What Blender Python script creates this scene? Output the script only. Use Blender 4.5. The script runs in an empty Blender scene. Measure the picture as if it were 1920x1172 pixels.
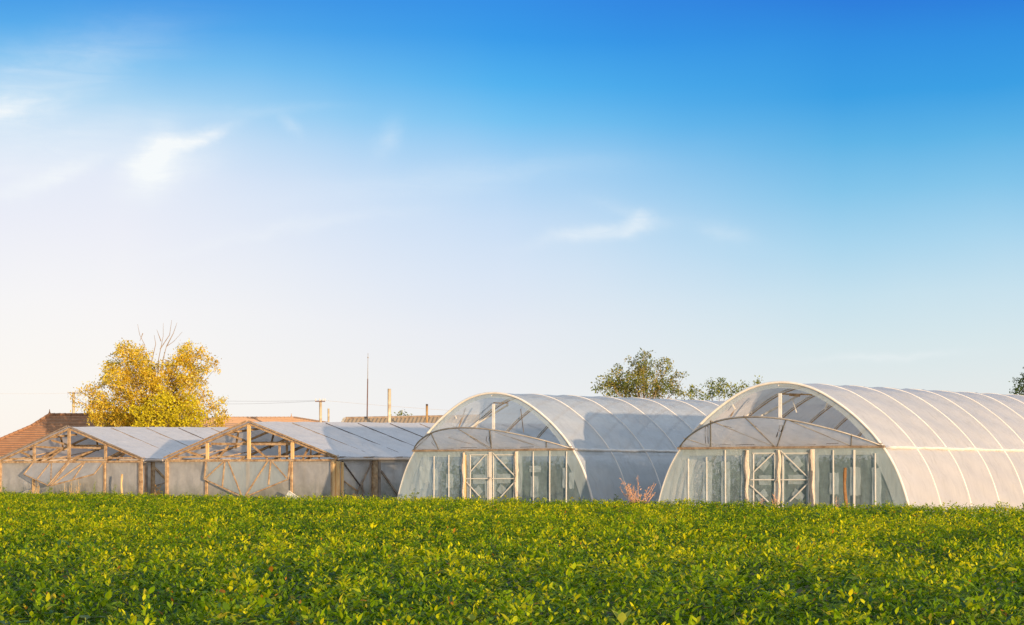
import bpy, math, random
import numpy as np
from mathutils import Vector, Matrix
R = math.radians
random.seed(7); rng = np.random.default_rng(11)
sc = bpy.context.scene
col = sc.collection

# ------------------------------------------------------------------ camera
F_PX, CX, YH, EYE = 3700.0, 960.0, 890.0, 1.45      # focal length in photo pixels, horizon row, eye height
cam_d = bpy.data.cameras.new("camera"); cam = bpy.data.objects.new("camera", cam_d); col.objects.link(cam)
cam.location = (0, 0, EYE); cam.rotation_euler = (R(90), 0, 0)
cam_d.sensor_width = 36; cam_d.lens = F_PX / 1920 * 36
cam_d.shift_y = (YH - 586) / 1920
cam_d.clip_start = .1; cam_d.clip_end = 6000
sc.camera = cam
sc.view_settings.view_transform = 'Standard'; sc.view_settings.look = 'None'
sc.view_settings.exposure = .22; sc.view_settings.gamma = 1
sc.cycles.use_denoising = True
sc.cycles.max_bounces = 8; sc.cycles.transparent_max_bounces = 24
sc.cycles.diffuse_bounces = 4; sc.cycles.transmission_bounces = 6
sc.cycles.sample_clamp_indirect = 6

# ------------------------------------------------------------------ sun + sky
SUN_AZ, SUN_EL = R(-66), R(2.6)                      # azimuth from +X, low evening sun behind the camera's right
S = Vector((math.cos(SUN_AZ) * math.cos(SUN_EL), math.sin(SUN_AZ) * math.cos(SUN_EL), math.sin(SUN_EL)))
sun_d = bpy.data.lights.new("sun", 'SUN'); sun = bpy.data.objects.new("sun", sun_d); col.objects.link(sun)
sun_d.energy = 5.0; sun_d.angle = R(.55); sun_d.color = (1.0, .72, .45)
sun.rotation_euler = S.to_track_quat('Z', 'Y').to_euler(); sun.location = (40, -60, 30)

def srgb(r, g, b):
    return tuple(((c / 255 + .055) / 1.055) ** 2.4 if c > 10 else c / 255 / 12.92 for c in (r, g, b)) + (1,)

class NT:
    def __init__(s, tree): s.t = tree; s.n = tree.nodes; s.l = tree.links
    def new(s, kind, **kw):
        n = s.n.new(kind)
        for k, v in kw.items():
            if hasattr(n, k): setattr(n, k, v)
            else: s.set(n.inputs[k.replace('_', ' ')], v)
        return n
    def set(s, inp, v):
        if isinstance(v, bpy.types.NodeSocket): s.l.new(v, inp)
        else: inp.default_value = v
    def m(s, op, a, b=None, c=None, clamp=False):
        n = s.n.new('ShaderNodeMath'); n.operation = op; n.use_clamp = clamp
        s.set(n.inputs[0], a)
        if b is not None: s.set(n.inputs[1], b)
        if c is not None: s.set(n.inputs[2], c)
        return n.outputs[0]
    def mix(s, f, a, b, blend='MIX'):
        n = s.n.new('ShaderNodeMix'); n.data_type = 'RGBA'; n.blend_type = blend
        s.set(n.inputs[0], f); s.set(n.inputs[6], a); s.set(n.inputs[7], b)
        return n.outputs[2]
    def ramp(s, f, stops, interp='LINEAR'):
        n = s.n.new('ShaderNodeValToRGB'); cr = n.color_ramp; cr.interpolation = interp
        while len(cr.elements) < len(stops): cr.elements.new(1)
        for e, (p, c) in zip(cr.elements, stops): e.position = p; e.color = c
        s.set(n.inputs[0], f); return n.outputs[0]
    def noise(s, vec, scale, detail=4, rough=.55, dist=0, out=0):
        n = s.n.new('ShaderNodeTexNoise'); s.set(n.inputs['Vector'], vec)
        n.inputs['Scale'].default_value = scale; n.inputs['Detail'].default_value = detail
        n.inputs['Roughness'].default_value = rough; n.inputs['Distortion'].default_value = dist
        return n.outputs[out]

world = bpy.data.worlds.new("World"); sc.world = world; world.use_nodes = True
w = NT(world.node_tree); w.n.clear()
out = w.new('ShaderNodeOutputWorld')
tc = w.new('ShaderNodeTexCoord'); sep = w.new('ShaderNodeSeparateXYZ'); w.l.new(tc.outputs['Generated'], sep.inputs[0])
X, Y, Z = sep.outputs
hyp = w.m('SQRT', w.m('ADD', w.m('MULTIPLY', X, X), w.m('MULTIPLY', Y, Y)))
tel = w.m('DIVIDE', Z, w.m('MAXIMUM', hyp, .001))                       # tan of elevation
az = w.m('ARCTAN2', X, Y)                                              # 0 = straight ahead
wob = w.noise(tc.outputs['Generated'], 5, 3, .5)
telw = w.m('ADD', tel, w.m('MULTIPLY', w.m('SUBTRACT', wob, .5), .03))
f_el = w.m('MULTIPLY', telw, 2.0, clamp=True)                           # 0..0.5 -> 0..1
def stops(lst):
    return [(max(0, (YH - y) / F_PX * 2.0), srgb(*c)) for y, c in lst]
left = w.ramp(f_el, stops([(890, (253, 246, 236)), (750, (251, 248, 244)), (600, (246, 245, 248)), (450, (236, 238, 249)), (350, (228, 234, 249)),
      (270, (206, 226, 247)), (200, (168, 212, 244)), (130, (124, 193, 241)), (60, (80, 169, 236)), (-30, (44, 142, 228)), (-160, (120, 165, 215)), (-420, (185, 202, 222))]))
right = w.ramp(f_el, stops([(890, (232, 236, 235)), (740, (226, 234, 236)), (650, (214, 231, 238)), (560, (198, 225, 240)), (460, (168, 213, 240)),
      (360, (128, 196, 236)), (270, (88, 178, 232)), (180, (46, 157, 229)), (90, (34, 142, 226)), (-10, (24, 116, 219)), (-150, (100, 150, 210)), (-420, (185, 202, 222))]))
mid = w.ramp(f_el, stops([(890, (242, 242, 244)), (720, (236, 239, 243)), (600, (230, 235, 245)), (500, (216, 229, 247)), (400, (198, 221, 247)),
      (300, (164, 208, 245)), (220, (114, 193, 243)), (150, (74, 176, 240)), (70, (44, 153, 234)), (-20, (38, 138, 230)), (-160, (110, 160, 213)), (-420, (185, 202, 222))]))
fl = w.m('SMOOTH_MIN', w.m('MULTIPLY_ADD', az, 5.2, 1.02), 1.0, .1, clamp=True)       # far left -> centre
fr = w.m('MULTIPLY_ADD', az, 6.0, .02, clamp=True)                    # centre -> right
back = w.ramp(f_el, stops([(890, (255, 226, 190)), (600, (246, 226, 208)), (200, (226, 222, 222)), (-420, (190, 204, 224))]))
sky = w.mix(fr, w.mix(fl, left, mid), right)
# thin evening cirrus, placed by direction
nd1 = w.m('SUBTRACT', w.noise(tc.outputs['Generated'], 22, 5, .6), .5)
nd2 = w.m('SUBTRACT', w.noise(tc.outputs['Generated'], 17, 5, .6, .6), .5)
fib_v = w.new('ShaderNodeMapping'); w.l.new(tc.outputs['Generated'], fib_v.inputs[0])
fib_v.inputs['Scale'].default_value = (14, 14, 90); fib_v.inputs['Rotation'].default_value = (0, R(16), 0)
fib = w.noise(fib_v.outputs[0], 1.6, 6, .62, .8)
cu = w.m('ADD', w.m('MULTIPLY', az, F_PX), w.m('MULTIPLY', nd1, 110))
cv = w.m('ADD', w.m('MULTIPLY', tel, F_PX), w.m('MULTIPLY', nd2, 70))
tot = None
for (px, py, hl, hw, ang, k) in [(296, 312, 44, 32, 55, 1.2), (352, 276, 62, 13, 22, .62), (392, 262, 45, 8, 26, .4), (330, 330, 75, 30, 20, .45), (10, 236, 80, 18, 13, .6),
        (85, 350, 90, 14, 22, .6), (1128, 440, 82, 12, 8, .62), (1196, 420, 26, 13, 24, .5), (1170, 398, 60, 10, -14, .14),
        (1360, 440, 45, 18, -20, .2), (500, 213, 120, 10, 2, .10), (60, 175, 200, 50, 22, .35), (40, 300, 220, 45, 12, .35), (735, 265, 30, 18, 60, .22), (545, 245, 26, 12, -40, .22),
        (600, 415, 150, 12, 6, .2), (430, 450, 120, 10, 14, .18), (1650, 672, 110, 7, 2, .3), (850, 340, 260, 26, 6, .16)]:
    a0 = math.atan((px - CX) / F_PX) * F_PX; e0 = (YH - py)
    ca, sa = math.cos(R(ang)), math.sin(R(ang))
    dx = w.m('SUBTRACT', cu, a0); dy = w.m('SUBTRACT', cv, e0)
    p = w.m('ADD', w.m('MULTIPLY', dx, ca / hl), w.m('MULTIPLY', dy, sa / hl))
    q = w.m('ADD', w.m('MULTIPLY', dx, -sa / hw), w.m('MULTIPLY', dy, ca / hw))
    r2 = w.m('ADD', w.m('MULTIPLY', p, p), w.m('MULTIPLY', q, q))
    g = w.m('MULTIPLY', w.m('POWER', 2.718, w.m('MULTIPLY', r2, -.8)), k)
    tot = g if tot is None else w.m('ADD', tot, g)
cm = w.m('MULTIPLY', tot, w.m('MULTIPLY_ADD', fib, 1.5, .05), clamp=True)
sky = w.mix(cm, sky, srgb(246, 250, 253))
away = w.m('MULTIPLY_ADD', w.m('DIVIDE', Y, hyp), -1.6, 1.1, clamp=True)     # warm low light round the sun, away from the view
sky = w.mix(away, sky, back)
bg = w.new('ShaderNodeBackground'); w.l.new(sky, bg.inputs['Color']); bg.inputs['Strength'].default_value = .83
nis = w.new('ShaderNodeTexSky'); nis.sky_type = 'NISHITA'; nis.sun_disc = False
nis.sun_elevation = SUN_EL; nis.sun_rotation = math.atan2(S.x, S.y); nis.air_density = 1.0; nis.dust_density = .6
bg2 = w.new('ShaderNodeBackground'); w.l.new(nis.outputs[0], bg2.inputs['Color']); bg2.inputs['Strength'].default_value = .01
add = w.new('ShaderNodeAddShader'); w.l.new(bg.outputs[0], add.inputs[0]); w.l.new(bg2.outputs[0], add.inputs[1])
w.l.new(add.outputs[0], out.inputs['Surface'])

# ------------------------------------------------------------------ helpers
def tag(o, label=None, cat=None, group=None, kind=None):
    if label: o['label'] = label
    if cat: o['category'] = cat
    if group: o['group'] = group
    if kind: o['kind'] = kind
    return o

def empty(name, loc, rz=0):
    o = bpy.data.objects.new(name, None); col.objects.link(o); o.location = loc; o.rotation_euler = (0, 0, rz)
    o.empty_display_size = .5
    return o

class MB:
    def __init__(s): s.v = []; s.f = []
    def add(s, vs, fs):
        o = len(s.v); s.v += [tuple(v) for v in vs]; s.f += [tuple(i + o for i in f) for f in fs]; return s
    def box(s, x0, x1, y0, y1, z0, z1):
        return s.add([(x, y, z) for x in (x0, x1) for y in (y0, y1) for z in (z0, z1)],
                     [(0, 1, 3, 2), (4, 6, 7, 5), (0, 4, 5, 1), (2, 3, 7, 6), (0, 2, 6, 4), (1, 5, 7, 3)])
    def bar(s, a, b, w_, d_, face=(0, -1, 0)):
        """rectangular timber from a to b; d_ = depth along 'face', w_ = width across"""
        a, b = Vector(a), Vector(b); t = (b - a).normalized(); f = Vector(face); u = t.cross(f)
        if u.length < 1e-4: f = Vector((1, 0, 0)); u = t.cross(f)
        u.normalize(); f = u.cross(t).normalized()
        vs = [p + u * (w_ / 2 * i) + f * (d_ / 2 * j) for p in (a, b) for i, j in ((-1, -1), (1, -1), (1, 1), (-1, 1))]
        return s.add(vs, [(3, 2, 1, 0), (4, 5, 6, 7), (0, 1, 5, 4), (1, 2, 6, 5), (2, 3, 7, 6), (3, 0, 4, 7)])
    def tube(s, pts, r, n=6, caps=True):
        pts = [Vector(p) for p in pts]; rs = r if isinstance(r, (list, tuple)) else [r] * len(pts)
        o = len(s.v); up = Vector((.13, .21, .97))
        for i, p in enumerate(pts):
            t = (pts[min(i + 1, len(pts) - 1)] - pts[max(i - 1, 0)]).normalized()
            if abs(t.dot(up)) > .98: up = Vector((1, .1, 0)).normalized()
            a = t.cross(up).normalized(); b = t.cross(a); up = -b if b.dot(up) < 0 else b
            for k in range(n):
                an = 2 * math.pi * k / n; s.v.append(tuple(p + (a * math.cos(an) + b * math.sin(an)) * rs[i]))
        for i in range(len(pts) - 1):
            for k in range(n):
                s.f.append((o + i * n + k, o + i * n + (k + 1) % n, o + (i + 1) * n + (k + 1) % n, o + (i + 1) * n + k))
        if caps:
            s.f.append(tuple(o + k for k in range(n))); s.f.append(tuple(o + (len(pts) - 1) * n + k for k in range(n))[::-1])
        return s
    def grid(s, rows):
        o = len(s.v); m_ = len(rows[0])
        for r in rows: s.v += [tuple(p) for p in r]
        for i in range(len(rows) - 1):
            for k in range(m_ - 1):
                s.f.append((o + i * m_ + k, o + i * m_ + k + 1, o + (i + 1) * m_ + k + 1, o + (i + 1) * m_ + k))
        return s
    def build(s, name, mat, parent=None, smooth=False):
        me = bpy.data.meshes.new(name); me.from_pydata(s.v, [], s.f); me.update()
        if smooth: me.polygons.foreach_set('use_smooth', [True] * len(me.polygons))
        if mat: me.materials.append(mat)
        o = bpy.data.objects.new(name, me); col.objects.link(o)
        if parent: o.parent = parent
        return o

def at(px, py, d):
    """world point seen at a photo pixel at depth d"""
    return Vector(((px - CX) / F_PX * d, d, EYE + (YH - py) / F_PX * d))

# ------------------------------------------------------------------ materials
def newmat(name):
    m = bpy.data.materials.new(name); m.use_nodes = True; t = NT(m.node_tree); t.n.clear()
    o = t.new('ShaderNodeOutputMaterial'); return m, t, o

def principled(name, color, rough=.7, spec=.3, var=None, scale=6, bump=0, bscale=40, metal=0, stretch=None):
    m, t, o = newmat(name); p = t.new('ShaderNodeBsdfPrincipled')
    p.inputs['Roughness'].default_value = rough; p.inputs['Specular IOR Level'].default_value = spec; p.inputs['Metallic'].default_value = metal
    tcn = t.new('ShaderNodeTexCoord'); vec = tcn.outputs['Object']
    if stretch:
        mp = t.new('ShaderNodeMapping'); t.l.new(vec, mp.inputs[0]); mp.inputs['Scale'].default_value = stretch; vec = mp.outputs[0]
    c = tuple(color) + (1,)
    if var:
        nz = t.noise(vec, scale, 5, .6)
        cc = t.ramp(nz, [(.3, tuple(var) + (1,)), (.68, c)]); t.l.new(cc, p.inputs['Base Color'])
    else: p.inputs['Base Color'].default_value = c
    if bump:
        b = t.new('ShaderNodeBump'); b.inputs['Strength'].default_value = bump; b.inputs['Distance'].default_value = .02
        t.l.new(t.noise(vec, bscale, 4), b.inputs['Height']); t.l.new(b.outputs[0], p.inputs['Normal'])
    t.l.new(p.outputs[0], o.inputs[0]); return m

def film(name, color, clear, transl=.5, gloss=.12, var=.06, dirt=None, bump=.25, bscale=2.2, blotch=.0):
    """polythene sheet: clear fraction lets light straight through, the rest scatters on both sides"""
    m, t, o = newmat(name); tcn = t.new('ShaderNodeTexCoord'); vec = tcn.outputs['Object']
    nz = t.noise(vec, .9, 5, .6); nf = t.noise(vec, 5, 4, .6, .5)
    c0 = tuple(color) + (1,); c1 = tuple(x * (1 - var * 3) for x in color) + (1,)
    cc = t.ramp(nz, [(.3, c1), (.7, c0)])
    sm = t.new('ShaderNodeMapping'); t.l.new(vec, sm.inputs[0]); sm.inputs['Scale'].default_value = (2.4, 2.4, .22)
    stain = t.noise(sm.outputs[0], 1.3, 6, .7, .4)
    cc = t.mix(t.m('MULTIPLY', t.m('SUBTRACT', stain, .52, clamp=True), 1.6, clamp=True), cc, (.50, .47, .40, 1))
    spx = t.new('ShaderNodeSeparateXYZ'); t.l.new(vec, spx.inputs[0])
    if dirt:                                           # splashed soil and algae along the foot of the sheet
        h = t.m('ADD', spx.outputs[2], t.m('MULTIPLY', t.m('SUBTRACT', t.noise(vec, 2.2, 5, .7), .5), 1.1))
        fd = t.m('MULTIPLY', t.m('SUBTRACT', 1.15, h), .9, clamp=True)
        cc = t.mix(t.m('MULTIPLY', fd, .75), cc, tuple(dirt) + (1,))
    bn = t.new('ShaderNodeBump'); bn.inputs['Strength'].default_value = bump; bn.inputs['Distance'].default_value = .05
    mp = t.new('ShaderNodeMapping'); t.l.new(vec, mp.inputs[0]); mp.inputs['Scale'].default_value = (1, 1, .45)
    t.l.new(t.noise(mp.outputs[0], bscale, 3, .5, 1.0), bn.inputs['Height'])
    d = t.new('ShaderNodeBsdfDiffuse'); t.l.new(cc, d.inputs[0]); t.l.new(bn.outputs[0], d.inputs['Normal'])
    tr = t.new('ShaderNodeBsdfTranslucent'); t.l.new(cc, tr.inputs[0])
    gl = t.new('ShaderNodeBsdfGlossy'); gl.inputs['Roughness'].default_value = .30; t.l.new(bn.outputs[0], gl.inputs['Normal'])
    gl.inputs['Color'].default_value = (.95, .95, .95, 1)
    m1 = t.new('ShaderNodeMixShader'); m1.inputs[0].default_value = transl; t.l.new(d.outputs[0], m1.inputs[1]); t.l.new(tr.outputs[0], m1.inputs[2])
    fz = t.new('ShaderNodeLayerWeight'); fz.inputs['Blend'].default_value = .5
    m2 = t.new('ShaderNodeMixShader'); t.l.new(t.m('MULTIPLY_ADD', t.m('POWER', fz.outputs[1], 4.0), .38, gloss * .4, clamp=True), m2.inputs[0]); t.l.new(m1.outputs[0], m2.inputs[1]); t.l.new(gl.outputs[0], m2.inputs[2])
    tp = t.new('ShaderNodeBsdfTransparent'); tp.inputs[0].default_value = (.97, .99, .985, 1)
    m3 = t.new('ShaderNodeMixShader')
    cl = t.m('ADD', clear, t.m('MULTIPLY', t.m('SUBTRACT', nf, .5), blotch), clamp=True) if blotch else clear
    t.set(m3.inputs[0], cl); t.l.new(m2.outputs[0], m3.inputs[1]); t.l.new(tp.outputs[0], m3.inputs[2])
    t.l.new(m3.outputs[0], o.inputs[0]); return m

def leafmat(name, tint=(1, 1, 1), transl=.35, rough=.5, spec=.35):
    m, t, o = newmat(name); a = t.new('ShaderNodeAttribute'); a.attribute_name = 'Col'
    c = t.mix(1.0, a.outputs['Color'], tuple(tint) + (1,), 'MULTIPLY')
    p = t.new('ShaderNodeBsdfPrincipled'); t.l.new(c, p.inputs['Base Color']); p.inputs['Roughness'].default_value = rough
    p.inputs['Specular IOR Level'].default_value = spec
    tr = t.new('ShaderNodeBsdfTranslucent'); t.l.new(c, tr.inputs[0])
    mx = t.new('ShaderNodeMixShader'); mx.inputs[0].default_value = transl
    t.l.new(p.outputs[0], mx.inputs[1]); t.l.new(tr.outputs[0], mx.inputs[2]); t.l.new(mx.outputs[0], o.inputs[0]); return m

M = {}
M['cover'] = film('milky_polythene', (.95, .91, .88), .07, .42, .07, .03, bump=.6, bscale=1.7)  # peach sunlight on the near tunnel put into the sheet colour
M['cover_shaded'] = film('shaded_polythene', (.88, .92, .95), .24, .46, .10, .04, bump=.7, bscale=1.7)  # clearer, bluer copy of the same tunnel sheet; shade put into its colour
M['clear'] = film('clear_polythene', (.56, .74, .80), .58, .42, .10, .07, bump=.9, bscale=2.4, blotch=.30)
M['band'] = film('doubled_polythene', (.62, .72, .75), .42, .40, .10, .04, bump=.7, bscale=3)
M['patch'] = film('patch_polythene', (.72, .84, .88), .50, .42, .10, .03, bump=.5, bscale=5)
M['ruffle'] = film('gathered_polythene', (.92, .78, .64), .05, .25, .06, .05, bump=1.0, bscale=14)
M['flap'] = film('flap_polythene', (.94, .91, .90), .10, .62, .10, .03, bump=.7, bscale=2)
M['roof'] = film('roof_polythene', (.95, .91, .89), .08, .30, .08, .03, bump=.9, bscale=1.6)
M['wall'] = film('dirty_wall_polythene', (.93, .91, .87), .20, .52, .10, .10, dirt=(.20, .24, .14), bump=.9, bscale=1.8, blotch=.25)
M['wood'] = principled('weathered_timber', (.64, .46, .27), .8, .15, var=(.26, .15, .08), scale=3.0, bump=.5, bscale=30, stretch=(2, 2, 2))
M['greywood'] = principled('grey_timber', (.42, .34, .26), .8, .15, var=(.2, .14, .1), scale=4, bump=.5, bscale=30)
M['darkwood'] = principled('dark_timber', (.13, .09, .07), .8, .15, var=(.05, .035, .03), scale=6)
M['brightwood'] = principled('sunlit_timber', (.90, .64, .32), .7, .2, var=(.72, .44, .18), scale=5, bump=.4, bscale=30, stretch=(3, 3, .4))  # brighter copy of the timber, low sun on the posts put into its colour
M['white'] = principled('white_painted_bar', (.78, .77, .73), .5, .4, var=(.6, .57, .5), scale=5)
M['steel'] = principled('galvanised_pipe', (.42, .40, .37), .45, .5, var=(.26, .22, .18), scale=4, metal=.3)
M['hoop'] = principled('pale_hoop_pipe', (.86, .82, .75), .45, .4, var=(.72, .66, .58), scale=3)
M['bark'] = principled('bark', (.16, .11, .07), .9, .1, var=(.07, .05, .03), scale=5, bump=.8, bscale=20)
M['palebark'] = principled('pale_bark', (.38, .30, .22), .9, .1, var=(.2, .15, .1), scale=4)
M['concrete'] = principled('pole_concrete', (.82, .72, .54), .8, .2, var=(.45, .37, .27), scale=3)
M['woodpole'] = principled('wooden_pole', (.60, .40, .18), .8, .15, var=(.36, .2, .08), scale=3)
M['roughstake'] = principled('rough_brown_stake', (.36, .20, .09), .9, .1, var=(.18, .09, .04), scale=5, bump=.6, bscale=25)
M['iron'] = principled('rusty_iron', (.19, .11, .09), .7, .3, var=(.1, .06, .05), scale=6)
M['tanpipe'] = principled('rust_tinted_pipe', (.64, .48, .30), .5, .3, var=(.5, .34, .2), scale=4)
M['glaze'] = principled('insulator_glaze', (.7, .66, .6), .3, .5)
M['plaster'] = principled('cream_plaster', (.55, .48, .38), .9, .1, var=(.42, .36, .28), scale=2)
M['wire'] = principled('cable', (.62, .57, .52), .7, .2)

def roofmat(name, c1, c2, c3):
    m, t, o = newmat(name); tcn = t.new('ShaderNodeTexCoord'); vec = tcn.outputs['Object']
    vor = t.new('ShaderNodeTexVoronoi'); vor.feature = 'F1'; t.l.new(vec, vor.inputs['Vector']); vor.inputs['Scale'].default_value = 3.6
    sp = t.new('ShaderNodeSeparateColor'); t.l.new(vor.outputs['Color'], sp.inputs[0])
    c = t.mix(sp.outputs[0], tuple(c1) + (1,), tuple(c2) + (1,))
    c = t.mix(t.m('MULTIPLY', t.noise(vec, .7, 5, .7), .8, clamp=True), c, tuple(c3) + (1,))
    p = t.new('ShaderNodeBsdfPrincipled'); t.l.new(c, p.inputs['Base Color']); p.inputs['Roughness'].default_value = .85
    p.inputs['Specular IOR Level'].default_value = .15
    t.l.new(p.outputs[0], o.inputs[0]); return m
M['tiles'] = roofmat('clay_tiles', (.42, .21, .11), (.30, .14, .07), (.36, .22, .13))
M['tiles_pale'] = roofmat('faded_clay_tiles', (.48, .31, .20), (.42, .26, .16), (.46, .32, .22))
M['corrugated'] = roofmat('weathered_corrugated_sheet', (.50, .40, .27), (.42, .31, .2), (.36, .26, .16))

# ground
m, t, o = newmat('soil'); tcn = t.new('ShaderNodeTexCoord'); vec = tcn.outputs['Object']
c = t.ramp(t.noise(vec, .5, 8, .65), [(.3, (.06, .045, .025, 1)), (.5, (.11, .085, .05, 1)), (.7, (.08, .10, .03, 1))])
p = t.new('ShaderNodeBsdfPrincipled'); t.l.new(c, p.inputs['Base Color']); p.inputs['Roughness'].default_value = .95
b = t.new('ShaderNodeBump'); b.inputs['Strength'].default_value = .8; t.l.new(t.noise(vec, 12, 6, .7), b.inputs['Height']); t.l.new(b.outputs[0], p.inputs['Normal'])
t.l.new(p.outputs[0], o.inputs[0]); M['soil'] = m
g = MB(); g.grid([[(x, y, 0) for x in (-3000, -300, -60, 0, 60, 300, 3000)] for y in (-2500, -200, 0, 60, 120, 400, 3000)])
tag(g.build('ground', M['soil']), kind='structure')

# ------------------------------------------------------------------ leaves (numpy)
T8 = np.array([[0, 0, 0], [.32, -.5, .10], [.32, 0, 0], [.32, .5, .10], [.7, -.36, .08], [.7, 0, 0], [.7, .36, .08], [1, 0, 0]], float)
F8 = [(0, 1, 2), (0, 2, 3), (1, 4, 5, 2), (2, 5, 6, 3), (4, 7, 5), (5, 7, 6)]
T4_ = np.array([[0, 0, 0], [.45, -.5, .10], [1, 0, 0], [.45, .5, .10]], float)
F4 = [(0, 1, 2), (0, 2, 3)]
def unit(a): return a / np.maximum(np.linalg.norm(a, axis=1, keepdims=True), 1e-6)
def leaf_arrays(P, D, N, L, W, C, fine=True, droop=.25):
    D = unit(D); B = unit(np.cross(N, D)); N = np.cross(D, B)
    T, F = (T8, F8) if fine else (T4_, F4)
    k = len(T); n = len(P)
    z = T[None, :, 2] * W[:, None] - droop * (T[None, :, 0] ** 2) * L[:, None]
    V = (P[:, None, :] + D[:, None, :] * (T[None, :, 0, None] * L[:, None, None]) + B[:, None, :] * (T[None, :, 1, None] * W[:, None, None]) + N[:, None, :] * z[:, :, None])
    return V.reshape(-1, 3), F, k, n, np.repeat(C, k, 0)
def build_leaves(name, chunks, mat, parent=None):
    V, loops, starts, totals, cols = [], [], [], [], []; vo = 0; lo = 0
    for (v, F, k, n, c) in chunks:
        V.append(v); cols.append(c); off = vo + np.arange(n) * k
        flat = np.concatenate([np.array(f) for f in F]); cnt = np.array([len(f) for f in F])
        loops.append((off[:, None] + flat[None, :]).ravel()); tt = np.tile(cnt, n); totals.append(tt)
        st = lo + np.concatenate([[0], np.cumsum(tt)[:-1]]); starts.append(st); lo += tt.sum(); vo += n * k
    V = np.concatenate(V); loops = np.concatenate(loops); starts = np.concatenate(starts); totals = np.concatenate(totals); cols = np.concatenate(cols)
    me = bpy.data.meshes.new(name); me.vertices.add(len(V)); me.vertices.foreach_set('co', V.astype(np.float32).ravel())
    me.loops.add(len(loops)); me.loops.foreach_set('vertex_index', loops.astype(np.int32))
    me.polygons.add(len(starts)); me.polygons.foreach_set('loop_start', starts.astype(np.int32)); me.polygons.foreach_set('loop_total', totals.astype(np.int32))
    me.update(calc_edges=True)
    at_ = me.color_attributes.new('Col', 'FLOAT_COLOR', 'POINT')
    at_.data.foreach_set('color', np.concatenate([cols, np.ones((len(cols), 1))], 1).astype(np.float32).ravel())
    me.materials.append(mat); o = bpy.data.objects.new(name, me); col.objects.link(o)
    if parent: o.parent = parent
    return o

def lattice(P, s, seed):
    """smooth value noise in 2D, 0..1"""
    r_ = np.random.default_rng(seed); G = r_.random((257, 257)); q = P / s; i = np.floor(q).astype(int); f = q - i; f = f * f * (3 - 2 * f)
    a = G[i[:, 0] % 256, i[:, 1] % 256]; b = G[(i[:, 0] + 1) % 256, i[:, 1] % 256]; c = G[i[:, 0] % 256, (i[:, 1] + 1) % 256]; d = G[(i[:, 0] + 1) % 256, (i[:, 1] + 1) % 256]
    return (a * (1 - f[:, 0]) + b * f[:, 0]) * (1 - f[:, 1]) + (c * (1 - f[:, 0]) + d * f[:, 0]) * f[:, 1]

M['crop'] = leafmat('crop_leaf', transl=.42, rough=.5, spec=.18)
M['foliage'] = leafmat('tree_leaf', transl=.4, rough=.55, spec=.3)
M['dryleaf'] = leafmat('dry_leaf', transl=.3, rough=.8, spec=.1)

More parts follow.
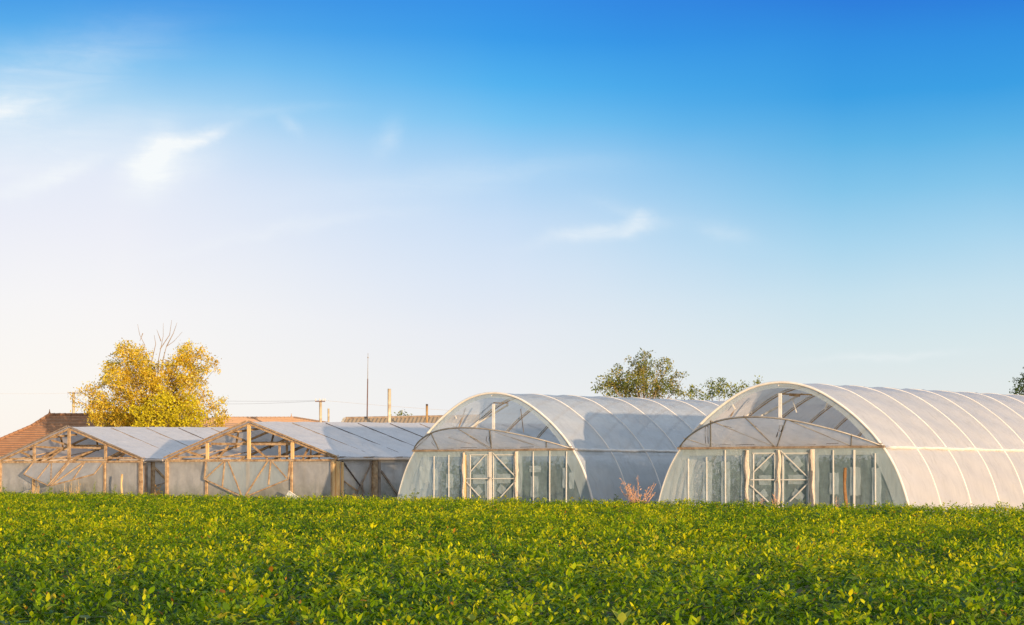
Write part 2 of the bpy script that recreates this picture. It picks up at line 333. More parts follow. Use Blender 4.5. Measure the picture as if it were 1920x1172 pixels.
def border_y(x):            # far edge of the field runs parallel with the line of greenhouses
    return 56 - (x - 11.0) / .67 * .74
def crop_zone(y0, y1, dens, kleaf, size, fine):
    n = int((y1 - y0) * (2 * (.275 * y1 + 4.5)) * dens)
    Pt = np.stack([rng.uniform(-(.275 * y1 + 4.5), .275 * y1 + 4.5, n), rng.uniform(y0, y1, n)], 1)
    ok = (np.abs(Pt[:, 0]) < .275 * Pt[:, 1] + 4.5) & (Pt[:, 1] < border_y(Pt[:, 0]) + lattice(Pt, 1.3, 5) * .9)
    Pt = Pt[ok]
    bare = np.zeros(len(Pt), bool)
    for (px, py, r_) in ((1480, 1092, .34), (1505, 1118, .25), (612, 1023, .45), (480, 1026, .40), (1795, 1010, .5), (1480, 1038, .3), (1680, 1022, .45), (215, 1118, .2), (905, 1045, .3)):
        d = F_PX * .95 / (py - YH); c_ = np.array([(px - CX) / F_PX * d, d])
        bare |= (np.hypot(Pt[:, 0] - c_[0], (Pt[:, 1] - c_[1]) * .5) < r_)
    Pt = Pt[~bare]; n = len(Pt)
    patch = np.clip((lattice(Pt, .95, 1) * .45 + lattice(Pt, .34, 2) * .55 - .5) * 1.7 + .5, 0, 1)
    H = .46 + .22 * patch + rng.normal(0, .03, n) + (rng.random(n) < .05) * .06
    yel = np.clip(patch * .55 + lattice(Pt, .8, 3) * .40 + lattice(Pt, 3.2, 4) * .30 + rng.normal(0, .15, n) - .24, 0, 1)
    idx = np.repeat(np.arange(n), kleaf); m_ = len(idx)
    j = np.tile(np.arange(kleaf), n); fr_ = j / kleaf
    phi = j * 2.399 + np.repeat(rng.random(n) * 6.28, kleaf) + rng.normal(0, .35, m_)
    el = np.clip(1.05 - fr_ * 1.25 + rng.normal(0, .28, m_), -.5, 1.4)
    D = np.stack([np.cos(phi) * np.cos(el), np.sin(phi) * np.cos(el), np.sin(el)], 1)
    up = np.stack([-np.cos(phi) * np.sin(el), -np.sin(phi) * np.sin(el), np.cos(el)], 1) + rng.normal(0, .3, (m_, 3))
    zz = H[idx] - fr_ * .17 - .03
    P = np.stack([Pt[idx, 0], Pt[idx, 1], zz], 1) + D * (.012 + .05 * fr_[:, None]) + rng.normal(0, .012, (m_, 3))
    L = size * (.45 + .75 * fr_) * rng.uniform(.6, 1.4, m_) * np.repeat(rng.uniform(.75, 1.25, n), kleaf); W = L * rng.uniform(.34, .52, m_)
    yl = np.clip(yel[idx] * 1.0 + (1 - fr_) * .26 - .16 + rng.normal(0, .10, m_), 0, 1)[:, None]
    dark = np.array([.022, .085, .008]); mid_ = np.array([.22, .36, .005]); yel_c = np.array([.80, .72, .010])  # gap shade put into the dark green; low leaves and clumps take most
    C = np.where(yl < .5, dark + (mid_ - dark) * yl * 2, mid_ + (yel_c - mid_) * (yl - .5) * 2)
    odd = rng.random(m_); C[odd < .006] = (.50, .22, .02); C[(odd > .006) & (odd < .03)] = (.50, .44, .03); C[(odd > .97)] = (.05, .13, .06)
    C = C * rng.uniform(.7, 1.3, (m_, 1))
    return leaf_arrays(P, D, up, L, W, C, fine, .22), Pt, H
chunks = []; stems = []
for (y0, y1, dens, kl, sz, fine) in ((8, 15, 64, 13, .080, True), (15, 24, 52, 12, .082, True), (24, 40, 34, 10, .094, False), (40, 62, 24, 9, .104, False), (62, 99, 16, 7, .125, False)):
    ch, Pt, H = crop_zone(y0, y1, dens, kl, sz, fine); chunks.append(ch)
    if y1 <= 15:      # stems as very slim upright leaves
        n = len(Pt); D = np.stack([rng.normal(0, .12, n), rng.normal(0, .12, n), np.ones(n)], 1)
        chunks.append(leaf_arrays(np.stack([Pt[:, 0], Pt[:, 1], np.zeros(n)], 1), D, np.tile([0., -1, .05], (n, 1)), H - .03, np.full(n, .012), np.tile([.12, .16, .03], (n, 1)), False, 0))
tag(build_leaves('crop_field', chunks, M['crop']), 'dense knee-high field of green and yellow leafy crop filling the foreground', 'crop', kind='stuff')

# ------------------------------------------------------------------ greenhouse frames of reference
YAW = R(-35)
def gh_origin(px, d): return Vector(((px - CX) / F_PX * d, d, 0))
class Plane:
    """reads photo pixels on an upright plane of a greenhouse (or a flap hinged on it)"""
    def __init__(s, O, v=0.0, hinge=None, tilt=0.0):
        s.O = O; s.e1 = Vector((math.cos(YAW), math.sin(YAW), 0)); s.e2 = Vector((-math.sin(YAW), math.cos(YAW), 0))
        if hinge is None: s.up = Vector((0, 0, 1)); s.o = O + s.e2 * v
        else: s.up = -s.e2 * math.sin(tilt) + Vector((0, 0, math.cos(tilt))); s.o = O + s.e2 * v + Vector((0, 0, hinge))
    def __call__(s, px, py):
        n = s.e1.cross(s.up); r = Vector(((px - CX) / F_PX, 1, (YH - py) / F_PX)); C = Vector((0, 0, EYE))
        t = (s.o - C).dot(n) / r.dot(n); P = C + r * t - s.O
        return Vector((P.dot(s.e1), P.dot(s.e2), P.z))
def interp(prof, s_):
    s_ = abs(s_)
    for (a, za), (b, zb) in zip(prof, prof[1:]):
        if a >= s_ >= b: return za + (zb - za) * (a - s_) / max(a - b, 1e-6)
    return prof[-1][1] if s_ < prof[-1][0] else 0
def catmull(pts, n):
    out_ = []
    P = [pts[0]] + list(pts) + [pts[-1]]
    for i in range(1, len(P) - 2):
        for k in range(n):
            u = k / n; p0, p1, p2, p3 = P[i - 1], P[i], P[i + 1], P[i + 2]
            out_.append(tuple(.5 * ((2 * p1[c]) + (-p0[c] + p2[c]) * u + (2 * p0[c] - 5 * p1[c] + 4 * p2[c] - p3[c]) * u * u + (-p0[c] + 3 * p1[c] - 3 * p2[c] + p3[c]) * u ** 3) for c in (0, 1)))
    out_.append(tuple(pts[-1])); return out_

# ------------------------------------------------------------------ the two polytunnels
HALF = [(4.42, 0), (4.28, .62), (4.09, 1.2), (3.84, 1.75), (3.49, 2.28), (3.02, 2.82), (2.35, 3.40), (1.48, 3.95), (.75, 4.22)]
def tunnel(d):
    O = gh_origin(d['cx'], d['dist']); zs = d.get('zs', 1)
    root = empty('polytunnel', O, YAW); tag(root, d['label'], 'polytunnel', 'arched polytunnels at the edge of the field')
    half = [(s, z * zs) for s, z in HALF]
    prof = catmull(half + [(0, 4.31 * zs)] + [(-s, z) for s, z in half[::-1]], 5)
    zt = 4.31 * zs; lint = 2.29 * zs
    rise = lambda z, v: z + .013 * v * (z / zt) ** 2
    Lg = d['length']; sp = 2.42
    def P(s, v, z): return Vector((s, v, rise(z, v)))
    # cover sheet: sags a little between the hoops
    rows = []; nv = int(Lg / sp) * 6
    for i in range(nv + 1):
        v = i * sp / 6; sag = .022 * math.sin(math.pi * (v % sp) / sp) ** 2
        row = []
        for k, (s, z) in enumerate(prof):
            wv = .014 * math.sin(v * 2.3 + k * .9) + .012 * math.sin(v * 5.1 - k * 1.7) + .008 * math.sin(k * 2.9 + v * 9)
            f_ = 1 - (sag + (wv if .05 < v % sp < sp - .05 else 0)) / 4.3
            row.append(P(s * f_, v, z * f_ if z > 0 else 0))
        rows.append(row)
    MB().grid(rows).build('cover_sheet', M[d['cover']], root, True)
    # hoops (every one a part)
    for i in range(int(Lg / sp) + 1):
        v = i * sp; r_ = .026 if i else .042
        MB().tube([P(s * .9985, v, z * .9985) for s, z in prof], r_, 8).build('lit_film_rib', M['hoop'], root, True)  # sunlit film over each hoop made into a pale outer rib
        if i: MB().tube([P(s * .984, v + .03, z * .984) for s, z in prof], .019, 8).build('hoop', M['tanpipe'], root, True)
    # rails along the hips with the gathered edge of the sheet
    for sgn in (1, -1):
        pts = []
        for i in range(int(Lg / .5) + 1):
            v = i * .5 + .02
            pts.append(P(sgn * (3.50 + .02 * random.random()), v, lint * .995 - .012 * v * .28 + random.uniform(-.014, .014)))
        MB().tube(pts, [.045 + random.uniform(0, .018) for _ in pts], 6).build('hip_rail', M['hoop'], root, True)
    MB().tube([P(0, v, zt - .10) for v in np.linspace(0, Lg, 20)], .03, 6).build('ridge_bar', M['hoop'], root, True)
    # inner cross ties and braces seen through the open vent
    for v in (sp * 2, sp * 4, sp * 6):
        MB().tube([P(-3.4, v, lint), P(3.4, v, lint)], .028, 6).build('cross_tie', M['white'], root)
    pl = Plane(O, 0.0); pz = d['z']
    def Q(x, y, v=None, plane=pl):
        q = plane(*pz(x, y)); 
        if v is not None: q.y = v
        return q
    MB().bar((0, .10, lint), (0, .10, zt - d['posttop']), .10, .05).build('centre_post', M['white'], root)
    for a, b, v, mname, th in d['braces']:
        pb = Plane(O, v); MB().bar(Q(*a, None, pb), Q(*b, None, pb), th * .75, .03).build('brace', M[mname], root)
    # front film below the lintel: shallow wrinkles
    low = [(s, z) for s, z in prof if z <= lint + .001]
    def width(z): 
        pr = [(s, z_) for s, z_ in prof if s >= 0]
        for (a, za), (b, zb) in zip(pr, pr[1:]):
            if za <= z <= zb: return a + (b - a) * (z - za) / max(zb - za, 1e-6)
        return 0
    rows = []
    for i in range(19):
        z = lint * i / 18; hw = width(z) - .02
        rows.append([(hw * u, .012 * math.sin(hw * u * 3.1 + z * 2) * math.sin(z * 2.7 + u * 4) + .006 * math.sin(hw * u * 9 + z * 5), z) for u in np.linspace(-1, 1, 70)])
    MB().grid(rows).build('front_film', M['clear'], root, True)
    # folded edge of the film following the arch
    def band(z0, z1, w0, w1, v, name):
        for sgn in (1, -1):
            pp = [(s, z) for s, z in prof if s >= 0 and z0 <= z <= z1]
            rws = []
            for j in range(4):
                rws.append([(sgn * max(s - (w0 + (w1 - w0) * (z / zt)) * j / 3 * (s / 4.4 * .6 + .4 if z > lint else 1), 0.001), v - .01 * (j % 2), z - ((w1 * .62) * j / 3 * (1 - s / 4.5) if z > lint else 0)) for s, z in pp])
            MB().grid(rws).build(name, M['band'], root, True)
    band(0, lint + .01, .42, .66, -.035, 'edge_strip')
    band(lint + .02, zt + .1, .5, .30, .03, 'edge_strip')
    MB().box(-3.42, 3.42, -.042, -.032, lint - .24, lint - .02).build('top_strip', M['band'], root)
    for x0, x1, y0, y1, ang in d['patches']:
        a, b = Q(x0, y0), Q(x1, y1); cs, cz = (a.x + b.x) / 2, (a.z + b.z) / 2; hw, hh = abs(b.x - a.x) / 2, abs(a.z - b.z) / 2
        ca, sa = math.cos(R(ang)), math.sin(R(ang)); n = 7; rws = []
        for i in range(n):
            rr = []
            for j in range(n):
                u = (j / (n - 1) * 2 - 1) * hw * (1 + .05 * math.sin(i * 2.1 + x0)); q = (i / (n - 1) * 2 - 1) * hh * (1 + .04 * math.sin(j * 1.7 + y0))
                rr.append((cs + u * ca - q * sa, -.05 - .012 * math.sin(i * 1.3 + j), max(cz + u * sa + q * ca, .1)))
            rws.append(rr)
        MB().grid(rws).build('film_patch', M['patch'], root, True)
    # lintel
    MB().bar((-3.56, -.07, lint), (3.56, -.07, lint), .075, .07).build('lintel', M['greywood'], root)
    MB().bar((-3.50, -.06, lint + .105), (3.50, -.06, lint + .10), .022, .03).build('hinge_rail', M['steel'], root)
    for x, ytop, th, mname in d['battens']:
        q = Q(x, ytop); MB().bar((q.x, -.075, 0), (q.x + random.uniform(-.015, .015), -.075, min(q.z, lint - .04)), th, .03).build('batten', M[mname], root)
    # gathered polythene wrapped round the door posts
    for x, wd, prof_w in d['wraps']:
        q = Q(x, 700); rws = []
        for i in range(15):
            z = .02 + (lint - .1) * i / 14; f_ = .68 * np.interp(i / 14, [p_[0] for p_ in prof_w], [p_[1] for p_ in prof_w])
            rws.append([(q.x + wd * f_ * (u - .5) + .02 * math.sin(i * 1.1 + x), -.10 - .05 * math.sin(math.pi * u) - .012 * math.sin(u * 17), z) for u in np.linspace(0, 1, 9)])
        MB().grid(rws).build('post_wrap', M['ruffle'], root, True)
    # two door leaves with braces
    for pts, seg in d['doors']:
        (x0, y0), (x1, y1) = pts; a, b = Q(x0, y0), Q(x1, y1)
        dm = MB(); ztop = min(a.z, lint - .08)
        for s_ in (a.x + .04, b.x - .04): dm.bar((s_, -.062, .05), (s_, -.062, ztop), .03, .03)
        dm.bar((a.x, -.062, ztop), (b.x, -.062, ztop), .03, .03).bar((a.x, -.062, .1), (b.x, -.062, .1), .05, .03)
        door = dm.build('door', M['white'], root)
        for (p_, q_) in seg: MB().bar(Q(*p_, -.095), Q(*q_, -.095), .032, .025).build('door_brace', M['white'], door)
    hq = Q(*d['handle']); MB().bar((hq.x - .06, -.14, hq.z - .07), (hq.x + .03, -.14, hq.z + .05), .03, .03).build('door_latch', M['steel'], root)
    # vent flap hinged on the lintel, pushed outwards
    th = R(d['tilt']); hv = -.10; up = Vector((0, -math.sin(th), math.cos(th)))
    flap = empty('vent_flap', (0, 0, 0)); flap.parent = root
    hz = lint + .03
    up_prof = [(s, z - hz) for s, z in prof if z >= hz - .05]
    fh = d['fh']
    def Fp(s, h): return Vector((s, hv, hz)) + up * h
    rim = [Fp(s * 1.0, max(h, 0) * fh) for s, h in up_prof]
    MB().tube(rim, .03, 6).build('flap_rim', M['steel'], flap, True)
    rws = []
    for j in range(9):
        rws.append([Fp(s, max(h, 0) * fh * j / 8) + Vector((0, -1, 0)) * (.02 * math.sin(s * 2.2 + j)) for s, h in up_prof])
    MB().grid(rws).build('flap_film', M['flap'], flap, True)
    fp = Plane(O, hv, hz, th)
    for a, b, r_ in d['flapbars']:
        off = Vector((0, -.035, .02))
        MB().tube([Q(*a, None, fp) + off, Q(*b, None, fp) + off], r_, 6).build('flap_bar', M['steel'], flap)
    for pts in d['marks']:
        mk = MB()
        for a, b in zip(pts, pts[1:]): mk.tube([Q(*a, None, fp) + Vector((0, -.012, .012)), Q(*b, None, fp) + Vector((0, -.012, .012))], .009, 4)
        mk.build('worn_seam', M['darkwood'], flap)
    # back wall
    bk = [P(s, Lg, z) for s, z in prof]; n = len(bk)
    mb = MB(); mb.grid([bk, [Vector((p.x, p.y, 0)) for p in bk]]); mb.build('back_film', M['cover'], root)
    return root, O, prof

z4 = lambda x, y: (1240 + x * .25, 700 + y * .25)
z3 = lambda x, y: (740 + x * .2218, 700 + y * .2218)
wrapA = [(0, .7), (.3, .6), (.55, .5), (.72, 1.0), (.85, .8), (1, .45)]
wrapB = [(0, .95), (.5, .9), (.8, .75), (.9, 1.05), (1, .5)]
d4 = dict(marks=[[(332, 400), (352, 400), (350, 470), (354, 530), (334, 532), (330, 470), (332, 400)], [(862, 482), (878, 440), (868, 478)], [(890, 390), (912, 392), (900, 440), (882, 432), (890, 390)], [(405, 540), (470, 536), (520, 540)], [(560, 541), (640, 536), (700, 538)], [(190, 548), (225, 546)], [(960, 536), (1040, 532)], [(1080, 534), (1145, 538), (1160, 534)], [(1240, 530), (1330, 528)], [(1515, 532), (1560, 532)], [(680, 394), (720, 400)], [(450, 392), (528, 408)]], cover='cover', cx=1460, dist=61, zs=1.0, length=43, label='nearer larger white polytunnel on the right with clear front panels and brown stake before it', z=z4,
    posttop=.34, tilt=64, fh=1.0, handle=(880, 800),
    braces=[((600, 170), (520, 325), 1.2, 'greywood', .05), ((520, 210), (555, 270), .6, 'white', .05), ((860, 125), (575, 312), 2.3, 'greywood', .04),
            ((750, 320), (1060, 150), 2.0, 'white', .075), ((880, 155), (1130, 160), 1.6, 'wood', .06), ((985, 200), (1015, 295), 1.0, 'white', .03),
            ((1245, 222), (1228, 272), .7, 'white', .06), ((895, 155), (905, 180), .3, 'darkwood', .03), ((960, 160), (1040, 165), 1.5, 'wood', .12)],
    battens=[(212, 640, .028, 'white'), (350, 628, .028, 'white'), (490, 575, .028, 'white'), (636, 575, .035, 'greywood'), (1300, 575, .028, 'white'), (1455, 575, .05, 'hoop'), (1615, 600, .028, 'white'), (882, 575, .10, 'hoop'), (1140, 570, .12, 'hoop')],
    wraps=[(652, .30, wrapA), (893, .22, wrapA), (1140, .27, wrapB)],
    doors=[(((690, 600), (868, 960)), [((850, 600), (700, 745)), ((680, 798), (868, 798)), ((680, 840), (815, 965))]),
           (((910, 600), (1120, 960)), [((905, 580), (1110, 780)), ((900, 798), (1115, 798)), ((1115, 820), (975, 960))])],
    patches=[(180, 246, 650, 975, 0), (318, 386, 662, 975, 0), (455, 522, 665, 975, 0), (603, 636, 620, 975, 0), (655, 692, 600, 975, 0), (848, 886, 610, 975, 0), (898, 930, 610, 975, 0), (1095, 1117, 610, 975, 0), (1150, 1188, 610, 985, 0),
             (1268, 1336, 745, 910, 0), (1420, 1500, 705, 915, 0), (1585, 1655, 710, 985, 0), (733, 803, 640, 725, -38), (738, 828, 765, 838, 0), (720, 800, 885, 945, 35), (975, 1058, 640, 722, 40), (957, 1082, 762, 832, 0), (990, 1075, 882, 945, -32)],
    flapbars=[((372, 358), (374, 552), .022), ((170, 490), (368, 552), .014), ((372, 360), (850, 553), .016), ((622, 324), (855, 553), .022), ((940, 348), (872, 553), .02), ((945, 350), (1425, 548), .018), ((1430, 462), (1426, 546), .02)])
d3 = dict(marks=[[(780, 530), (775, 570), (790, 595), (808, 590), (800, 560), (806, 535), (780, 530)], [(320, 570), (315, 590), (350, 630)], [(400, 640), (500, 636)], [(560, 632), (700, 630)], [(880, 632), (1010, 626)], [(1060, 628), (1180, 624)], [(460, 542), (560, 575), (640, 592)], [(1000, 548), (1100, 585), (1185, 604)], [(230, 646), (330, 645)]], cover='cover_shaded', cx=922.3, dist=71, zs=1.02, length=43, label='white polytunnel in the middle half shaded, beside the wooden gabled greenhouse', z=z3,
    posttop=.40, tilt=67, fh=.93, handle=(820, 890),
    braces=[((600, 292), (540, 465), 1.2, 'greywood', .045), ((830, 250), (590, 460), 2.3, 'greywood', .045), ((635, 465), (960, 265), 2.0, 'white', .075), ((835, 250), (960, 252), 1.6, 'wood', .05),
            ((1065, 300), (1090, 500), 1.2, 'greywood', .02), ((500, 330), (525, 385), .7, 'white', .03)],
    battens=[(342, 700, .028, 'white'), (468, 690, .028, 'white'), (602, 665, .05, 'darkwood'), (600, 690, .13, 'brightwood'), (820, 665, .11, 'hoop'), (1040, 660, .10, 'hoop'), (1183, 660, .028, 'white'), (1320, 655, .028, 'white'), (1460, 660, .028, 'white')],
    wraps=[(596, .24, wrapA), (1040, .24, wrapA)],
    doors=[(((640, 690), (805, 1040)), [((780, 690), (650, 835)), ((615, 890), (805, 890)), ((620, 920), (740, 1050))]),
           (((835, 690), (1025, 1040)), [((840, 670), (1030, 870)), ((835, 890), (1035, 890)), ((1030, 915), (905, 1050))])],
    patches=[(216, 250, 790, 975, 0), (246, 302, 690, 925, 2), (326, 374, 805, 985, 0), (440, 502, 850, 968, 0), (570, 592, 700, 1050, 0), (618, 640, 690, 1050, 0), (770, 806, 690, 1050, 0), (832, 866, 690, 1050, 0), (1050, 1086, 690, 1055, 0),
             (1146, 1242, 782, 836, 0), (1156, 1222, 870, 1050, 0), (1425, 1452, 800, 968, 0), (1480, 1524, 840, 975, 0), (680, 745, 720, 800, -40), (670, 770, 855, 935, 0), (680, 740, 960, 1030, 40), (870, 985, 850, 930, 0), (880, 945, 950, 1020, -35), (905, 960, 700, 770, 40)],
    flapbars=[((310, 505), (378, 650), .022), ((320, 510), (180, 640), .012), ((545, 475), (810, 632), .022), ((640, 540), (800, 640), .014), ((808, 488), (822, 636), .028), ((460, 545), (640, 598), .016), ((990, 545), (1180, 605), .018), ((1286, 580), (1286, 630), .022), ((850, 500), (1230, 628), .012)])
tun4, O4, prof4 = tunnel(d4)
tun3, O3, prof3 = tunnel(d3)

def inner_plants(name, O, ss, v0, v1, h0, h1, n, label, cols, size=.13):
    r_ = empty(name, O, YAW)
    s = np.clip(rng.choice(ss, n) + rng.normal(0, .22, n), min(ss) - .1, max(ss) + .1); v = v0 + (v1 - v0) * rng.random(n) ** 1.3; z = rng.uniform(.03, 1, n) * rng.uniform(h0, h1, n)
    P_ = np.stack([s, v, z], 1); D = rng.normal(0, 1, (n, 3)); D[:, 2] -= .2; N_ = rng.normal(0, 1, (n, 3)); L = size * rng.uniform(.6, 1.3, n)
    C = np.array(cols)[rng.integers(0, len(cols), n)] * rng.uniform(.85, 1.1, (n, 1))
    Rm = np.array(Matrix.Rotation(YAW, 3, 'Z')); 
    o = build_leaves(name, [leaf_arrays(P_, D, N_, L, L * .5, C, False)], M['foliage']); o.location = O; o.rotation_euler = (0, 0, YAW)
    bpy.data.objects.remove(r_)
    tag(o, label, 'plants', kind='stuff'); return o
GC = [(.055, .13, .095), (.05, .12, .09), (.06, .13, .085)]
inner_plants('vegetable_rows', O4, [-3.1, -2.2, -1.3, -.45, .5, 1.4, 2.3, 3.1], 1.4, 26, 1.5, 2.1, 60000, 'rows of dark green plants growing inside the nearer right polytunnel', GC)
inner_plants('vegetable_rows', O3, [-3.1, -2.2, -1.3, -.45, .5, 1.4, 2.3, 3.1], 1.2, 26, 1.4, 2.0, 55000, 'rows of green plants growing inside the middle polytunnel', GC + [(.09, .13, .05)])

# ------------------------------------------------------------------ the two wooden gabled greenhouses
def gable_house(d):
    O = gh_origin(d['cx'], d['dist']); root = empty('wooden_greenhouse', O, YAW)
    tag(root, d['label'], 'greenhouse', 'wooden gabled greenhouses')
    W_, ZE, ZR, ZB, Lg, sp = 4.85, 2.14, 3.66, 2.05, d['length'], 2.27
    rise = lambda z, v: z + .0165 * v * (z / ZR) ** 2
    def P(s, v, z): return Vector((s, v, rise(z, v)))
    pz = d['z']; pl = Plane(O, -.02)
    def Q(x, y, v=None, plane=pl):
        q = plane(*pz(x, y))
        if v is not None: q.y = v
        return q
    # roof film, two slopes
    for sgn in (1, -1):
        rows = []; n = int(Lg / sp) * 4
        for i in range(n + 1):
            v = -.12 + (Lg + .12) * i / n
            sag = .03 * math.sin(math.pi * ((v % sp) / sp)) ** 2
            rows.append([P(sgn * (W_ + .12) * u, v, ZR + .05 - (ZR - ZE) * u - sag * math.sin(math.pi * u) - .012 * math.sin(u * 23 + v * 3)) for u in np.linspace(0, 1, 14)])
        MB().grid(rows).build('roof_film', M['roof'], root, True)
        # battens nailed on top of the film
        for i in range(1, int(Lg / sp) + 1):
            v = i * sp + .25 + random.uniform(-.05, .05); a, b = .04, .985
            off = .065
            MB().bar(P(sgn * W_ * a, v, ZR + off - (ZR - ZE) * a), P(sgn * W_ * b, v, ZR + off - (ZR - ZE) * b), .045, .02, (0, 0, 1)).build('roof_batten', M['darkwood'] if random.random() < .5 else M['greywood'], root)
    # front rafters (double) and ridge
    for sgn in (1, -1):
        mb = MB().bar((0, -.02, ZR - .05), (sgn * (W_ + .05), -.02, ZE - .03), .085, .06); mb.build('rafter', M['wood'], root)
        MB().bar((sgn * .06, -.13, ZR + .075), (sgn * (W_ + .10), -.13, ZE + .06), .05, .05).build('verge_board', M['wood'] if d['near'] else M['greywood'], root)
        MB().bar(P(sgn * W_, 0, ZE - .06), P(sgn * W_, Lg, ZE - .06), .10, .08).build('wall_plate', M['greywood'], root)
        # rolled film along the eave
        pts = [P(sgn * (W_ + .17), v, ZE - .045 + random.uniform(-.008, .008)) for v in np.linspace(-.1, Lg, 40)]
        MB().tube(pts, [.055 + random.uniform(0, .015) for _ in pts], 6).build('eave_roll', M['ruffle'], root, True)
    MB().bar(P(0, 0, ZR - .06), P(0, Lg, ZR - .06), .08, .1).build('ridge_beam', M['wood'], root)
    # inner trusses
    for i in range(1, int(Lg / sp) + 1):
        v = i * sp; mb = MB()
        for sgn in (1, -1): mb.bar(P(0, v, ZR - .06), P(sgn * W_, v, ZE - .06), .09, .05)
        mb.build('truss', M['wood'], root)
        if i in (1, 3, 5):
            mb = MB().bar(P(-W_ * .5, v + .06, 2.84), P(W_ * .5, v + .06, 2.80), .09, .04); mb.build('collar_beam', M['wood'], root)
        for sgn in (1, -1): MB().bar(P(sgn * (W_ - .06), v, 0), P(sgn * (W_ - .06), v, ZE - .1), .10, .10).build('side_stud', M['wood'], root)
    # roof braces
    for sg, i in ((-1, 0), (-1, 1), (1, 1)):
        MB().bar(P(sg * W_ * .15, i * sp + .1, ZR - .15 - .15 * 1.5), P(sg * W_ * .6, (i + 1) * sp, ZR - .15 - .6 * 1.5), .08, .04, (0, 0, 1)).build('roof_brace', M['wood'], root)
        MB().bar(P(sg * W_ * .95, i * sp + .1, ZE - .05), P(sg * W_ * .55, (i + 1) * sp, ZR - .15 - .55 * 1.5), .08, .04, (0, 0, 1)).build('roof_brace', M['wood'], root)
    for a, b, v, th in d['braces']:
        pb = Plane(O, v); MB().bar(Q(*a, None, pb), Q(*b, None, pb), th, .04).build('brace', M['wood'], root)
    # gable front: beams, posts
    MB().bar((-W_ - .02, -.05, ZB), (W_ + .02, -.05, ZB), .085, .08).build('front_beam', M['wood'], root)
    MB().bar((-W_, .10, ZB + .17), (W_, .10, ZB + .17), .07, .05).build('front_beam', M['wood'], root)
    for s_, wd in ((-2.42, .14), (0, .16), (2.45, .14)):
        MB().bar((s_, -.03, ZB + .056), (s_, -.03, ZR - (ZR - ZE) * abs(s_) / W_ - .09), wd, .07).build('king_post' if s_ == 0 else 'gable_post', M['brightwood'] if d['near'] else M['wood'], root)
    for s_, wd, mn in ((-2.46, .12, 'wood'), (2.42, .10, 'wood')) + (((-.05, .14, 'wood'),) if d['near'] else ()):
        MB().bar((s_, -.05, 0), (s_, -.05, ZB - .06), wd, .07).build('front_stud', M[mn], root)
    # corner posts
    MB().bar((-W_, -.03, 0), (-W_, -.03, ZE - .05), .13, .12).build('corner_post', M['wood'], root)
    cp = empty('corner_post', (0, 0, 0)); cp.parent = root
    for k, (s_, v_, wd, mn) in enumerate(d['corner']):
        MB().bar((s_, v_, 0), (s_ + random.uniform(-.01, .01), v_, ZE - .08 - .03 * k), wd, .09).build('post_board', M[mn], cp)
    # lower front film
    rows = []
    for i in range(14):
        z = (ZB - .04) * i / 13
        rows.append([(W_ * u, .02 + .015 * math.sin(u * 13 + z * 2.2) * math.sin(z * 3 + u * 5) + .008 * math.sin(u * 37 + z * 4), z) for u in np.linspace(-1, 1, 80)])
    MB().grid(rows).build('front_film', M['wall'], root, True)
    # side walls
    for sgn in (1, -1):
        rows = []
        for i in range(10):
            z = (ZE - .08) * i / 9
            rows.append([P(sgn * (W_ + .02 + .012 * math.sin(v * 3 + z * 4) + .006 * math.sin(v * 11 - z * 7)), v, z) for v in np.linspace(.02, Lg, 120)])
        MB().grid(rows).build('side_film', M['wall'], root, True)
    # right side wall: heavy posts and braces
    for (v, wd, mn) in d['side_posts']:
        MB().bar((W_ + .09, v, 0), (W_ + .09, v, ZE - .06), wd, .10, (1, 0, 0)).build('side_post', M[mn], root)
    for (a, b, th, mn) in d['side_bars']:
        MB().bar((W_ + .08, a[0], a[1]), (W_ + .08, b[0], b[1]), th, .04, (1, 0, 0)).build('side_brace', M[mn], root)
    # gable vent hanging down from the beam, hinged at the beam
    th = math.pi - R(d['hang']); up = Vector((0, -math.sin(th), math.cos(th))); hv = -.11
    fl = empty('gable_vent', (0, 0, 0)); fl.parent = root
    def V(s_, h): return Vector((s_, hv, ZB - .04)) + up * h
    k_ = (ZR - ZE) / W_; HT = lambda s_: (ZR - ZB - .1) - abs(s_) * k_
    h0 = HT(0) * d['fk']; h1 = HT(2.4) * d['fk']
    mb = MB().grid([[V(s_, .01) for s_ in (-2.4, -1.2, 0, 1.2, 2.4)], [V(s_, (h0 + (h1 - h0) * abs(s_) / 2.4) - .02) for s_ in (-2.4, -1.2, 0, 1.2, 2.4)]])
    mb.build('vent_film', M['patch'] if d['near'] else M['wall'], fl)
    nrm = Vector((1, 0, 0)).cross(up)
    for (sa, ha, sb, hb, wd) in d['ventbars']:
        ha_ = {'a': h0, 'b': h1}.get(ha, ha); hb_ = {'a': h0, 'b': h1}.get(hb, hb)
        MB().bar(V(sa, ha_) - Vector((0, .03, 0)), V(sb, hb_) - Vector((0, .03, 0)), wd * .72, .035, tuple(nrm)).build('vent_bar', M['wood'], fl)
    # back gable
    mb = MB().add([P(-W_, Lg, 0), P(W_, Lg, 0), P(W_, Lg, ZE), P(0, Lg, ZR), P(-W_, Lg, ZE)], [(0, 1, 2, 3, 4)]); mb.build('back_film', M['roof'], root)
    return root, O
zg2 = lambda x, y: (300 + x * .2396, 740 + y * .2396)
zg1 = lambda x, y: (x * .21875, 740 + y * .21875)
